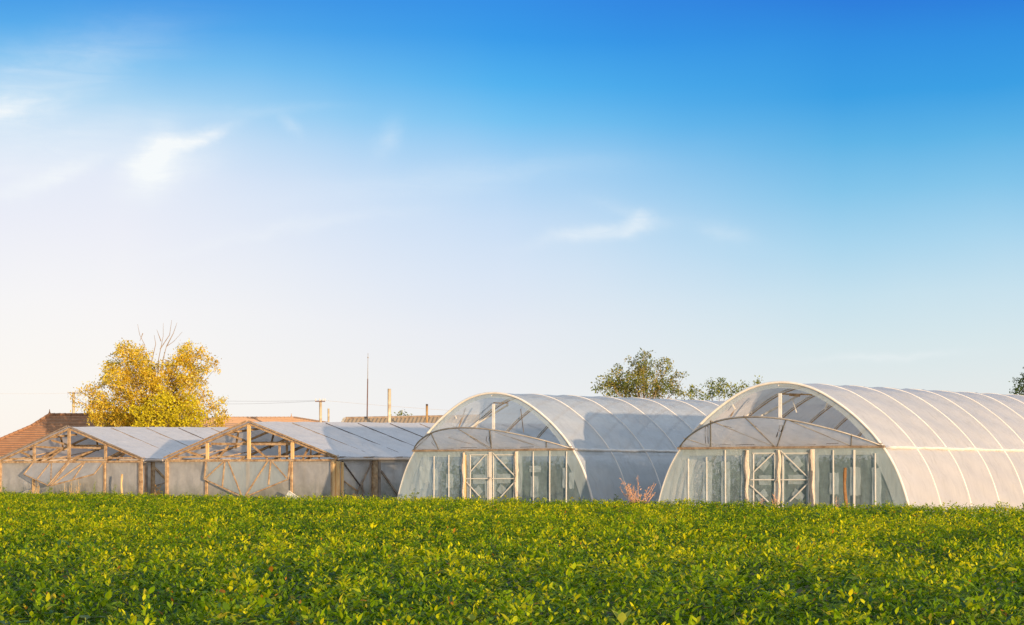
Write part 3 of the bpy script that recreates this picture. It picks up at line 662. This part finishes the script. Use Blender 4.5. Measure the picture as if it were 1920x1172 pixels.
g2 = dict(cx=467.7, dist=84, length=36, near=True, z=zg2, label='wooden gabled greenhouse next to the middle polytunnel, bright orange corner post', hang=8, fk=1.0,
    braces=[((530, 300), (785, 265), .35, .09), ((515, 305), (665, 360), .35, .09), ((240, 432), (400, 402), .35, .09), ((215, 445), (362, 492), .35, .10), ((535, 400), (450, 508), .5, .09), ((722, 398), (842, 502), .4, .08),
            ((1165, 412), (1118, 502), .45, .09), ((935, 375), (935, 505), .5, .10), ((993, 350), (993, 508), .4, .10), ((1180, 425), (1180, 500), 1.0, .07), ((1245, 450), (1245, 500), .9, .08), ((400, 385), (1040, 388), .3, .10)],
    corner=((4.62, -.04, .09, 'wood'), (4.78, -.09, .13, 'brightwood'), (4.95, -.05, .14, 'brightwood'), (5.06, .09, .10, 'brightwood')),
    side_posts=((2.35, .30, 'wood'), (2.62, .16, 'greywood'), (4.9, .2, 'greywood')),
    side_bars=(((.25, 2.0), (1.45, .95), .05, 'darkwood'), ((2.25, 2.05), (1.1, .55), .07, 'greywood'), ((1.1, .6), (.6, .25), .14, 'wood'), ((.2, 1.25), (1.2, .78), .05, 'wood'), ((1.55, 1.2), (1.6, 0), .05, 'greywood'), ((2.8, 1.6), (4.1, .45), .09, 'greywood'),
               ((1.45, .95), (1.7, .7), .05, 'greywood')),
    ventbars=((-2.4, 0, -2.4, 'b', .08), (-2.4, 'b', -.1, 'a', .07), (.1, 'a', 2.4, 'b', .07), (2.4, 0, 2.4, 'b', .10), (-1.36, 0, -2.36, .74, .07), (-1.30, 0, -1.30, 1.1, .08), (-1.1, 0, -.15, 1.44, .07), (1.15, 0, .1, 1.44, .08), (1.33, 0, 1.33, 1.0, .08), (1.4, 0, 2.3, .70, .06)))
g1 = dict(cx=130.5, dist=93, length=34, near=False, z=zg1, label='wooden gabled greenhouse at the far left with a bent vent frame swung outwards', hang=46, fk=1.02,
    braces=[((455, 365), (660, 342), .35, .09), ((440, 390), (580, 432), .35, .09), ((185, 482), (300, 462), .35, .08), ((175, 490), (278, 535), .35, .10), ((545, 460), (410, 560), .5, .09), ((300, 445), (560, 460), .45, .08),
            ((520, 460), (360, 540), .6, .1), ((900, 440), (625, 548), 1.2, .09), ((1035, 488), (915, 548), 1.4, .09), ((1070, 505), (1000, 560), .8, .09), ((560, 450), (900, 460), .3, .09)],
    corner=((4.66, -.04, .09, 'greywood'), (4.84, -.10, .15, 'wood'), (5.02, .05, .12, 'greywood')),
    side_posts=((.55, .18, 'wood'), (2.4, .2, 'wood'), (4.8, .2, 'greywood')),
    side_bars=(((.5, 1.9), (2.1, .7), .10, 'wood'), ((2.5, 1.95), (1.6, 1.1), .05, 'greywood'), ((.5, .9), (2.2, 1.25), .05, 'greywood'), ((2.1, .8), (1.7, .3), .06, 'greywood')),
    ventbars=((-2.4, 0, -2.4, 'b', .08), (-2.4, 'b', -.1, 'a', .08), (.1, 'a', 2.4, 'b', .09), (2.4, 0, 2.4, 'b', .08), (-1.2, 0, -1.2, 1.1, .06), (-.04, 0, -.12, 'a', .08), (.10, 0, .04, 'a', .08), (1.05, 0, .1, 'a', .09), (1.15, 0, 1.25, 1.1, .08), (-1.1, 0, -.1, 1.3, .05)))
gh2, OG2 = gable_house(g2)
gh1, OG1 = gable_house(g1)
inner_plants('weeds_inside', OG2, [-4, -3, -1.5, 0, 1.5, 3, 4], .6, 22, .7, 1.5, 11000, 'green weeds growing inside the greenhouse beside the middle polytunnel', [(.12, .19, .09), (.16, .21, .10), (.09, .14, .07)])
inner_plants('weeds_inside', OG1, [-4, -3, -1.5, 0, 1.5, 3, 4], .6, 22, .5, 1.3, 9000, 'green weeds growing inside the far left greenhouse', [(.14, .18, .09), (.18, .2, .10)])

# ------------------------------------------------------------------ weeds, stakes and litter in front of the greenhouses
def front_pt(px, off=1.0, O=None):
    """ground point at a photo column, 'off' metres in front of a greenhouse's front plane"""
    q = Plane(O, -off)(px, 900); e1 = Vector((math.cos(YAW), math.sin(YAW), 0)); e2 = Vector((-math.sin(YAW), math.cos(YAW), 0))
    return O + e1 * q.x + e2 * q.y
def top_z(P_, py): return EYE + (YH - py) / F_PX * P_.y

def stake(px, ytop, O, label, mat, r_, lean=0.0, off=.8):
    b = front_pt(px, off, O); h = top_z(b, ytop)
    pts = [(lean * h * t_ + .02 * math.sin(t_ * 7), 0, h * t_) for t_ in np.linspace(0, 1, 8)]
    mb = MB().tube(pts, [r_ * (1 + .12 * math.sin(i * 2.3)) for i in range(8)], 8); o = mb.build('stake', M[mat], None, True); o.location = b
    tag(o, label, 'stake'); return o
stake(1587, 877, O4, 'rough brown wooden stake standing before the right polytunnel panels', 'roughstake', .05, -.03, 1.1)
stake(228.5, 889, OG1, 'orange wooden stake in front of the far left greenhouse', 'brightwood', .045, 0, 1.2)

def weed(name, px, ytop, O, label, mat, c_list, spread=.3, stems_n=5, leaves=60, leaf=.08, off=1.0, group=None, stemc='palebark', wide=1.0, cat='weed'):
    b = front_pt(px, off, O); h = top_z(b, ytop); root = empty(name, b); tag(root, label, cat, group)
    mb = MB(); P_, D_ = [], []
    for i in range(stems_n):
        a = random.uniform(0, 6.28); hh = h * (1 if i == 0 else random.uniform(.55, .92)); sx, sy = (math.cos(a) * spread * wide * random.uniform(.3, 1), math.sin(a) * spread * .6) if i else (0, 0)
        pts = [Vector((sx * t_ ** 1.3 + random.uniform(-.01, .01), sy * t_, hh * t_)) for t_ in np.linspace(0, 1, 6)]
        mb.tube(pts, [.014 - .010 * t_ for t_ in np.linspace(0, 1, 6)], 5)
        for k in range(leaves // stems_n):
            t_ = random.uniform(.25, 1); i0 = min(int(t_ * 5), 4); p = pts[i0].lerp(pts[i0 + 1], t_ * 5 - i0)
            an = random.uniform(0, 6.28); d_ = Vector((math.cos(an), math.sin(an), random.uniform(.3, 1.4)))
            br = random.uniform(0, .16) * (1.2 - t_); P_.append(tuple(p + d_.normalized() * br)); D_.append(tuple(d_))
            if k % 4 == 0 and br > .03: mb.tube([p, p + d_.normalized() * (br + .06)], .005, 4)
    mb.build('stem', M[stemc], root)
    n = len(P_); L = leaf * rng.uniform(.6, 1.3, n); C = np.array(c_list)[rng.integers(0, len(c_list), n)] * rng.uniform(.8, 1.2, (n, 1))
    build_leaves('foliage', [leaf_arrays(np.array(P_), np.array(D_), rng.normal(0, 1, (n, 3)), L, L * .4, C, False)], M[mat], root)
    return root
RED = [(.74, .46, .30), (.76, .52, .38), (.64, .34, .18)]; STR = [(.66, .42, .18), (.62, .46, .22), (.5, .3, .12)]; GRN = [(.20, .28, .05), (.28, .34, .06), (.12, .2, .04)]
M['redstem'] = principled('rust_red_stem', (.70, .40, .22), .8, .1)
M['strawstem'] = principled('straw_stem', (.68, .48, .22), .8, .1)
M['greenstem'] = principled('green_stem', (.2, .25, .06), .8, .1)
weed('dried_weed', 1196, 891, O4, 'large rust-red dried weed between the two polytunnels', 'dryleaf', RED, .75, 19, 520, .07, 1.0, stemc='redstem', wide=1.0)
GRP = 'small dried weeds along the greenhouse fronts'
for (px, yt, O_, lab) in ((1452, 922, O4, 'small rust-red dried weed at the door of the right polytunnel'), (1427, 934, O4, 'tiny orange dried weed left of the door of the right polytunnel'),
        (1568, 930, O4, 'small rust-red dried weed just left of the brown stake')):
    weed('dried_weed', px, yt, O_, lab, 'dryleaf', RED, .12, 5, 70, .05, 1.0, GRP, 'redstem')
for (px, yt, lab) in ((61, 898, 'leftmost straw-coloured dry weed before the far left greenhouse'), (71, 899, 'straw-coloured dry weed under the left half of the bent vent frame'),
        (121, 905, 'straw-coloured dry weed just right of the vent frame tip'), (134, 903, 'tall straw-coloured dry weed under the right half of the bent vent frame'), (147, 899, 'straw-coloured dry weed third right of the vent frame tip')):
    weed('dried_weed', px, yt, OG1, lab, 'dryleaf', STR, .16, 7, 60, .06, 1.2, GRP, 'strawstem')
weed('dried_weed', 294, 911, OG1, 'orange dried weed between the two wooden greenhouses', 'dryleaf', [(.8, .42, .1), (.85, .5, .16)], .22, 6, 80, .11, 1.0, GRP, 'strawstem')
GG = 'green weeds along the greenhouse fronts'
for (px, yt, O_, lab, lf) in ((92, 898, OG1, 'green feathery weed under the tip of the bent vent frame', .07), (178, 900, OG1, 'tall thin green weed right of the bent vent frame', .05), (215, 908, OG1, 'bushy green weed left of the orange stake', .09),
        (645, 918, OG2, 'green weed at the foot of the bright orange corner post', .09), (776, 916, O3, 'green weed at the left foot of the middle polytunnel', .09), (1156, 929, O3, 'green leafy weed in front of the shaded side of the middle polytunnel', .1),
        (5, 905, OG1, 'green weed at the left edge by the corner post', .08), (1500, 935, O4, 'small green weed right of the door of the right polytunnel', .06)):
    weed('green_weed', px, yt, O_, lab, 'foliage', GRN, .22, 6, 110, lf, 1.1, GG, 'greenstem')
# white board leaning in the crop and pale sheet on the ground
b = front_pt(548, .7, OG2); o = MB().add([(-.30, 0, .40), (.40, .05, .40), (-.14, 0, .77), (-.30, .05, .40), (.40, .1, .40), (-.14, .05, .77)], [(0, 1, 2), (5, 4, 3), (0, 3, 4, 1), (1, 4, 5, 2), (2, 5, 3, 0)]).build('broken_panel', M['patch'])
o.location = b; tag(o, 'broken triangular white panel lying before the greenhouse with orange corner post', 'panel')
f_ = MB().tube([(-.32, -.03, .40), (-.14, -.03, .78), (.42, -.01, .41)], .022, 5).build('panel_frame', M['white'], o)
mb = MB(); b = front_pt(42, .8, OG1)
mb.grid([[(x, y, .42 + .32 * math.exp(-((x - .35) / .5) ** 2) * math.exp(-(y / .35) ** 2) + .02 * math.sin(x * 9 + y * 7)) for x in np.linspace(-1, .9, 16)] for y in np.linspace(-.5, .5, 6)])
o = mb.build('plastic_sheet', M['ruffle'], None, True); o.location = b; tag(o, 'crumpled whitish plastic sheet before the far left greenhouse', 'plastic sheet')
so = o.modifiers.new('thickness', 'SOLIDIFY'); so.thickness = .01

# a few broad leaved plants near the camera
def broad(px, py, label, n, L, c, h=.60, up=.6):
    d = F_PX * (EYE - h) / (py - YH); b = Vector(((px - CX) / F_PX * d, d, 0)); root = empty('broadleaf_weed', b); tag(root, label, 'weed', 'broad leaved plants standing out of the near crop')
    MB().tube([(0, 0, 0), (.01, 0, h * .5), (0, 0, h)], [.008, .006, .004], 5).build('stem', M['greenstem'], root)
    a = np.arange(n) * 2.1 + random.random() * 6; D = np.stack([np.cos(a), np.sin(a), np.full(n, up)], 1); P_ = np.tile([0, 0, h - .02], (n, 1)).astype(float)
    Ls = L * rng.uniform(.8, 1.15, n); C = np.tile(c, (n, 1)) * rng.uniform(.85, 1.15, (n, 1))
    N_ = np.stack([-np.cos(a) * up, -np.sin(a) * up, np.ones(n)], 1)
    build_leaves('foliage', [leaf_arrays(P_, D, N_, Ls, Ls * .6, C, True, .2)], M['crop'], root)
broad(1166, 1163, 'upright yellow-green broad leaves at the bottom edge right of centre', 3, .11, (.42, .46, .05), .64, 1.8)
broad(885, 1163, 'yellow-green broad-leaved plant at the bottom edge left of centre', 6, .09, (.36, .42, .05), .62, .9)
broad(160, 1158, 'large pale grey-green leaves at the bottom left', 8, .13, (.16, .24, .07), .62, .4)
broad(20, 1166, 'long green leaf cluster in the bottom left corner', 5, .14, (.10, .20, .05), .60, .3)

# ------------------------------------------------------------------ trees
def branch_tubes(mb, base, tips, r0):
    for tp, w_ in tips:
        a = Vector(base); b = Vector(tp); mid1 = a.lerp(b, .35) + Vector((0, 0, (b.z - a.z) * .12)) + Vector((random.uniform(-.2, .2), random.uniform(-.2, .2), 0)); mid2 = a.lerp(b, .7) + Vector((random.uniform(-.2, .2), random.uniform(-.2, .2), 0))
        mb.tube([a, mid1, mid2, b], [r0 * w_, r0 * w_ * .6, r0 * w_ * .35, r0 * w_ * .12], 6)
def tree(name, px, d, blobs, label, cols, leaf=.16, per=260, trunk_r=.25, group=None, mat='foliage', bark='bark', twigs=(), depth=.9, fork=.3, thin=1.0, split=None):
    """blobs: (px, py, radius px[, colour index]); depth: blob spread in Y relative to width"""
    root = empty(name, ((px - CX) / F_PX * d, d, 0)); tag(root, label, 'tree', group); B = root.location
    k = d / F_PX; pts = []
    w_all = max(abs(b[0] - px) + b[2] for b in blobs) * k
    for bl in blobs:
        x, y, r_ = bl[:3]; ci = bl[3] if len(bl) > 3 else None
        w_ = math.sqrt(max(.05, 1 - ((x - px) * k / w_all) ** 2)) * w_all * depth
        reps = 1 if r_ < 14 else 2
        for q in range(reps):
            yy = random.uniform(-w_, w_) * (.8 if ci is None else .3) - (0 if ci is None else w_ * .7)
            p = at(x, y, d) - B; dd = yy; s_ = (d + dd) / d
            pts.append((Vector(((p.x + B.x) * s_ - B.x, dd, EYE + (p.z - EYE) * s_)), r_ * k, ci))
    ztop = max(p[0].z for p in pts); zmin = min(p[0].z for p in pts)
    zf = zmin * fork + ztop * (1 - fork) * .35
    mb = MB().tube([(0, 0, 0), (.1, 0, zf * .5), (0, 0, zf)], [trunk_r * 1.25, trunk_r, trunk_r * .8], 8)
    branch_tubes(mb, (0, 0, zf * .9), [(p, max(.25, min(.7, r_ * .4))) for p, r_, ci in pts], trunk_r)
    mb.build('trunk', M[bark], root, True)
    for tw in twigs:
        m2 = MB()
        for seg in tw: 
            pp = [at(x, y, d) - B for x, y in seg]; m2.tube(pp, [.034 * (1 - .75 * i / (len(pp) - 1)) for i in range(len(pp))], 5)
        m2.build('bare_branch', M['palebark'], root)
    chs = {0: [], 1: []}
    for p, r_, ci in pts:
        n = int(per * (r_ / .8) ** 2 * thin) + 20
        # leaves gather in sprays inside the blob, so the edge stays ragged
        ns = max(5, n // 11); cen = rng.normal(0, 1, (ns, 3)); cen = unit(cen) * (rng.random((ns, 1)) ** .45) * r_ * 1.08
        idx = rng.integers(0, ns, n); P_ = cen[idx] + rng.normal(0, .13 + r_ * .06, (n, 3)); P_[:, 2] *= .9
        D = unit(cen[idx]) * .7 + rng.normal(0, .7, (n, 3)) + np.array([0, 0, -.25]); L = leaf * rng.uniform(.6, 1.35, n)
        cset = cols[ci if ci is not None else 0]
        cc = np.array(cset)[rng.integers(0, len(cset), ns)][idx] * rng.uniform(.75, 1.25, (n, 1))
        chs[0].append(leaf_arrays(P_ + np.array(p), D, rng.normal(0, 1, (n, 3)) + np.array([0, -.6, .8]), L, L * .5, cc, False, .2))
    build_leaves('crown', chs[0], M[mat], root)
    return root
FLARE_GOLD = [(.86, .62, .04), (.70, .48, .02), (.94, .78, .14), (.50, .31, .02), (.62, .52, .04), (.80, .56, .03)]  # warm lens flare over the tree put into its leaf colours
OLIV = [(.36, .26, .06), (.46, .34, .08)]
LIME = [(.74, .62, .02), (.80, .68, .03), (.62, .52, .02)]
tw = [[[(262, 690), (268, 660), (272, 648), (262, 628), (258, 608)], [(268, 625), (262, 640)]],
      [[(296, 700), (297, 675), (302, 650), (306, 630), (306, 606)], [(300, 655), (318, 628), (322, 600)], [(302, 640), (294, 618)]],
      [[(300, 698), (308, 665), (312, 650), (326, 640), (342, 622)], [(312, 650), (325, 625), (332, 605)]], [[(284, 680), (292, 645), (289, 628)]]]
blobs = []
for (x, y, r_) in ((290, 715, 16), (300, 735, 16), (283, 698, 11), (272, 700, 13), (305, 705, 12), (140, 745, 5), (148, 758, 6), (418, 775, 7), (240, 662, 19), (262, 668, 22), (228, 655, 9), (212, 690, 16), (215, 708, 20), (250, 700, 26), (275, 690, 16), (280, 715, 22), (232, 730, 26), (196, 715, 14), (178, 728, 14), (163, 735, 10), (172, 755, 15), (166, 765, 10), (190, 752, 20),
        (205, 765, 22), (182, 780, 16), (200, 790, 18), (225, 780, 22), (255, 750, 28), (285, 765, 28), (312, 690, 17), (335, 675, 16), (352, 652, 13), (352, 668, 18), (372, 660, 12), (385, 665, 10), (398, 678, 10), (362, 690, 18), (330, 712, 22), (352, 715, 20), (372, 712, 12),
        (380, 722, 9), (320, 745, 26), (350, 750, 24), (375, 745, 14), (390, 738, 9), (395, 755, 10), (360, 775, 24), (385, 775, 14), (402, 770, 12), (412, 760, 8), (421, 752, 6), (415, 785, 12), (405, 793, 14), (425, 785, 6), (330, 785, 26), (295, 790, 26), (250, 790, 26), (345, 800, 20), (150, 732, 5), (388, 688, 9), (340, 655, 10),
        (225, 672, 12), (204, 680, 6), (384, 695, 8), (405, 690, 6)):
    blobs.append((x, y, r_ * .93))
tree('golden_tree', 285, 128, blobs, 'golden tree, flare light painted into its leaves, with bare twigs at its top behind the left greenhouses', [FLARE_GOLD], .15, 720, .2, twigs=tw, depth=.62, thin=.85)
blobs = [(x, y, r_) for (x, y, r_) in ((300, 735, 13), (310, 750, 14), (290, 755, 14), (275, 775, 14), (250, 762, 10), (248, 775, 11), (315, 770, 15), (340, 765, 14), (358, 740, 10), (360, 755, 13), (372, 775, 13), (345, 785, 16), (300, 790, 18), (270, 795, 14), (256, 790, 10), (376, 790, 14), (325, 795, 16), (262, 800, 8))]
tree('leafy_tree', 315, 123.5, blobs, 'yellow-green bushy tree in front of the golden tree', [LIME], .17, 260, .16, depth=.5, thin=.95)
GREEN = [(.20, .26, .04), (.30, .32, .04), (.40, .36, .05), (.13, .16, .04)]
BRN = [(.40, .32, .10), (.28, .26, .07), (.18, .2, .06)]
blobs = [(x, y, r_) for (x, y, r_) in ((1120, 728, 8), (1130, 720, 11), (1140, 712, 10), (1155, 700, 11), (1150, 718, 16), (1165, 725, 18), (1160, 692, 8), (1175, 705, 13), (1184, 676, 8), (1196, 672, 8), (1208, 668, 9), (1217, 680, 9), (1200, 690, 14), (1212, 700, 16), (1190, 715, 18), (1215, 722, 20),
        (1235, 684, 8), (1245, 675, 7), (1254, 678, 6), (1250, 690, 10), (1240, 705, 13), (1245, 722, 15), (1262, 712, 8), (1272, 705, 7), (1283, 704, 4), (1262, 730, 12), (1225, 740, 16), (1180, 740, 16), (1140, 738, 12), (1280, 736, 10), (1205, 664, 5), (1270, 724, 8))]
tree('leafy_tree', 1200, 150, blobs, 'round sparse green tree behind the crown of the middle polytunnel', [GREEN + BRN], .18, 420, .25, depth=.6, thin=.8, group='green trees behind the polytunnels', bark='palebark')
blobs = [(x, y, r_) for (x, y, r_) in ((1298, 730, 8), (1305, 738, 9), (1290, 742, 9), (1325, 720, 5), (1335, 716, 6), (1352, 716, 8), (1345, 728, 11), (1335, 738, 12), (1358, 735, 12), (1365, 722, 8), (1375, 728, 8), (1385, 730, 7), (1395, 723, 7), (1380, 742, 10), (1320, 744, 8), (1422, 716, 4), (1418, 722, 5), (1405, 730, 6))]
tree('leafy_tree', 1350, 152, blobs, 'low ragged green tree between the crowns of the two polytunnels', [GREEN], .18, 420, .2, depth=.6, thin=.85, group='green trees behind the polytunnels')
blobs = [(x, y, r_) for (x, y, r_) in ((1905, 712, 5), (1918, 712, 8), (1925, 722, 14), (1912, 728, 9), (1906, 736, 8), (1935, 705, 14), (1945, 725, 20), (1950, 740, 18), (1920, 742, 12))]
tree('leafy_tree', 1935, 140, blobs, 'dark green tree cut off by the right edge of the picture', [[(.06, .10, .03), (.09, .14, .03)]], .17, 330, .25, depth=.7, group='green trees behind the polytunnels')
blobs = [(x, y, r_) for (x, y, r_) in ((745, 780, 4), (752, 776, 4), (757, 780, 5), (764, 783, 4), (742, 785, 4), (755, 790, 7))]
tree('leafy_tree', 752, 145, blobs, 'tiny green treetop peeping over the corrugated roof', [GREEN], .17, 200, .1, depth=.6, group='green trees behind the polytunnels')

# ------------------------------------------------------------------ houses behind
def hip_house(name, d, px_a, px_b, py_ridge, label, prof, mat, wall_h, course=.30, fin=(), yaw=0):
    """hipped roof built of overlapping courses. prof: (plan distance from ridge, drop below ridge)"""
    k = d / F_PX; zr = EYE + (YH - py_ridge) * k; xa, xb = (px_a - CX) * k, (px_b - CX) * k
    root = empty(name, (xa, d, 0), yaw); tag(root, label, 'house', 'tile roofed houses behind the greenhouses'); Lr = (xb - xa)
    def dr(q): return float(np.interp(q, [p[0] for p in prof], [p[1] for p in prof]))
    dmax = prof[-1][0]; mb = MB(); n = int(dmax / course * 1.08)
    for i in range(n):
        q0, q1 = dmax * i / n, dmax * (i + 1) / n
        z0, z1 = zr - dr(q0), zr - dr(q1) + .05       # each course's lower lip stands proud
        A = [(-q0, -q0, z0), (Lr + q0, -q0, z0), (Lr + q0, q0, z0), (-q0, q0, z0)]; B = [(-q1, -q1, z1), (Lr + q1, -q1, z1), (Lr + q1, q1, z1), (-q1, q1, z1)]
        C = [(x, y, z - .055) for x, y, z in B]
        mb.add(A + B + C, [(j, (j + 1) % 4, (j + 1) % 4 + 4, j + 4) for j in range(4)] + [(j + 4, (j + 1) % 4 + 4, (j + 1) % 4 + 8, j + 8) for j in range(4)])
    roof = mb.build('roof', M[mat], root)
    # ridge and hip tiles
    mr = MB()
    def capline(a, b):
        a, b = Vector(a), Vector(b); m_ = max(2, int((b - a).length / .38))
        for j in range(m_): mr.tube([a.lerp(b, j / m_), a.lerp(b, (j + .96) / m_)], [.10, .125], 7)
    capline((0, 0, zr + .03), (Lr, 0, zr + .03))
    for (sx, x0) in ((-1, 0), (1, Lr)):
        for sy in (-1, 1):
            for (qa, _), (qb, _) in zip(prof, prof[1:]): capline((x0 + sx * qa, sy * qa, zr - dr(qa) + .05), (x0 + sx * qb, sy * qb, zr - dr(qb) + .05))
    mr.build('ridge_tiles', M[mat], roof)
    q = dmax - .5; MB().box(-q, Lr + q, -q, q, 0, zr - dr(dmax) - .02).build('wall', M['plaster'], root)
    for (x0) in (0.6, Lr * .5, Lr - 1.2):
        wn = MB().box(x0, x0 + 1.0, -q - .03, -q + .02, .9, 2.1).build('window', M['glaze'], root)
    for x in fin:
        MB().tube([(x, 0, zr), (x, 0, zr + .12), (x, 0, zr + .2), (x, 0, zr + .42)], [.07, .10, .05, .015], 6).build('finial', M[mat], root)
    return root, zr
hip_house('brick_house', 142, 93, 300, 778, 'brown tile-roofed house behind the far left greenhouse', [(0, 0), (1.05, .86), (4.9, 3.0)], 'tiles', 3, fin=(0.0,))
hip_house('brick_house', 172, 415, 551, 784, 'house with smooth orange-brown roof right of the golden tree', [(0, 0), (3.2, .55), (6.0, 2.4)], 'tiles_pale', 3, course=.28, fin=(6.1,))

# corrugated roofed barn
d = 128; k = d / F_PX; xa, xb = (648 - CX) * k, (900 - CX) * k; zr = EYE + (YH - 785.0) * k
root = empty('barn', (xa, d, 0)); tag(root, 'long low barn with corrugated roof left of the middle polytunnel', 'barn')
mb = MB(); Lr = xb - xa; nn = int(Lr / .045); hw_ = 3.2
for sgn in (-1, 1):
    mb.grid([[(x - .30 * q, sgn * q * hw_, zr + .006 * (x) * 3 - q * 1.15 + .035 * math.sin(x * 2 * math.pi / .26)) for x in np.linspace(0, Lr, nn)] for q in (0, .5, 1)])
roof = mb.build('roof', M['corrugated'], root, True)
MB().tube([(0, 0, zr + .05), (Lr, 0, zr + .05 + .018 * Lr)], .07, 6).build('ridge_cap', M['greywood'], roof)
MB().bar((-.08, .0, zr + .03), (-.42, -hw_, zr - 1.10), .10, .12, (1, 0, 0)).build('verge_board', M['concrete'], root)
MB().box(.1, Lr - .1, -hw_ + .4, hw_ - .4, 0, zr - 1.3).build('wall', M['plaster'], root)

# ------------------------------------------------------------------ poles, mast, wires
def pole(name, px, py, d, wpx, mat, label, arm=0, cap=None, lean=0, group='poles behind the greenhouses', cat='pole'):
    b = Vector(((px - CX) / F_PX * d, d, 0)); h = EYE + (YH - py) / F_PX * d; r_ = wpx * d / F_PX / 2
    root = empty(name, b); tag(root, label, cat, group)
    MB().tube([(-lean * h, 0, 0), (-lean * h * .4, 0, h * .6), (0, 0, h)], [r_ * 1.25, r_ * 1.1, r_], 10).build('shaft', M[mat], root, True)
    if arm:
        hw_ = arm * d / F_PX / 2; am = MB().box(-hw_, hw_, -.14, -.06 - r_, h - .16, h - .09)
        am.v = [(x, y - r_, z) for x, y, z in am.v]; a_ = am.build('crossarm', M['iron'], root)
        for x in (-hw_ * .9, -hw_ * .1, hw_ * .55, hw_ * .95): MB().tube([(x, -.14 - r_, h - .10), (x, -.14 - r_, h + .0), (x, -.14 - r_, h + .10)], [.03, .055, .035], 6).build('insulator', M['glaze'], a_)
    if cap: MB().tube([(0, 0, h + .003), (0, 0, h + cap)], r_ * 1.02, 10).build('pole_cap', M['darkwood'], root)
    return root, h
pole('utility_pole', 601, 750, 155, 5, 'concrete', 'pale utility pole with crossarm and insulators behind the orange-brown roof', arm=19)
pole('utility_pole', 138, 735, 215, 5, 'concrete', 'pale utility pole with crossarm left of the golden tree', arm=20)
pole('post', 616, 766, 150, 3.6, 'concrete', 'short pale post just right of the utility pole with crossarm')
pole('post', 730, 729, 124, 6.2, 'concrete', 'tall thick cream post in front of the corrugated barn roof')
pole('post', 800.5, 761, 122, 4.2, 'woodpole', 'orange wooden post with dark top beside the middle polytunnel', cap=.11)
b = at(690, 890, 135); h = EYE + (YH - 662) * 135 / F_PX; root = empty('antenna_mast', (b.x, 135, 0)); tag(root, 'thin tall dark mast rising above the corrugated barn', 'mast')
MB().tube([(-.2, 0, 0), (-.06, 0, h * .55), (-.02, 0, h * .82)], [.055, .05, .04], 6).build('lower_tube', M['iron'], root)
MB().tube([(-.02, 0, h * .82), (0, 0, h)], [.028, .015], 6).build('upper_tube', M['steel'], root)
MB().tube([(0, 0, h * .965), (0, 0, h * .972)], .05, 6).build('bracket', M['steel'], root)
def wire(a, b, sag, label, r_=.009):
    pts = [Vector(a).lerp(Vector(b), t_) - Vector((0, 0, sag * 4 * t_ * (1 - t_))) for t_ in np.linspace(0, 1, 24)]
    tag(MB().tube(pts, r_, 4).build('power_line', M['wire']), label, 'wire', 'power lines strung between the poles')
wire(at(138, 737, 215), at(601, 751, 155), .35, 'power line running from the left utility pole past the golden tree to the right one')
wire(at(147, 737, 215), at(609, 751, 155.2), .65, 'lower power line between the two utility poles with crossarms')
wire(at(-150, 734, 215), at(138, 737, 215), .15, 'power line leaving the picture on the left from the pole by the golden tree')
wire(at(609, 751, 155), at(1000, 778, 150), .1, 'power line running from the right utility pole past the mast and posts')
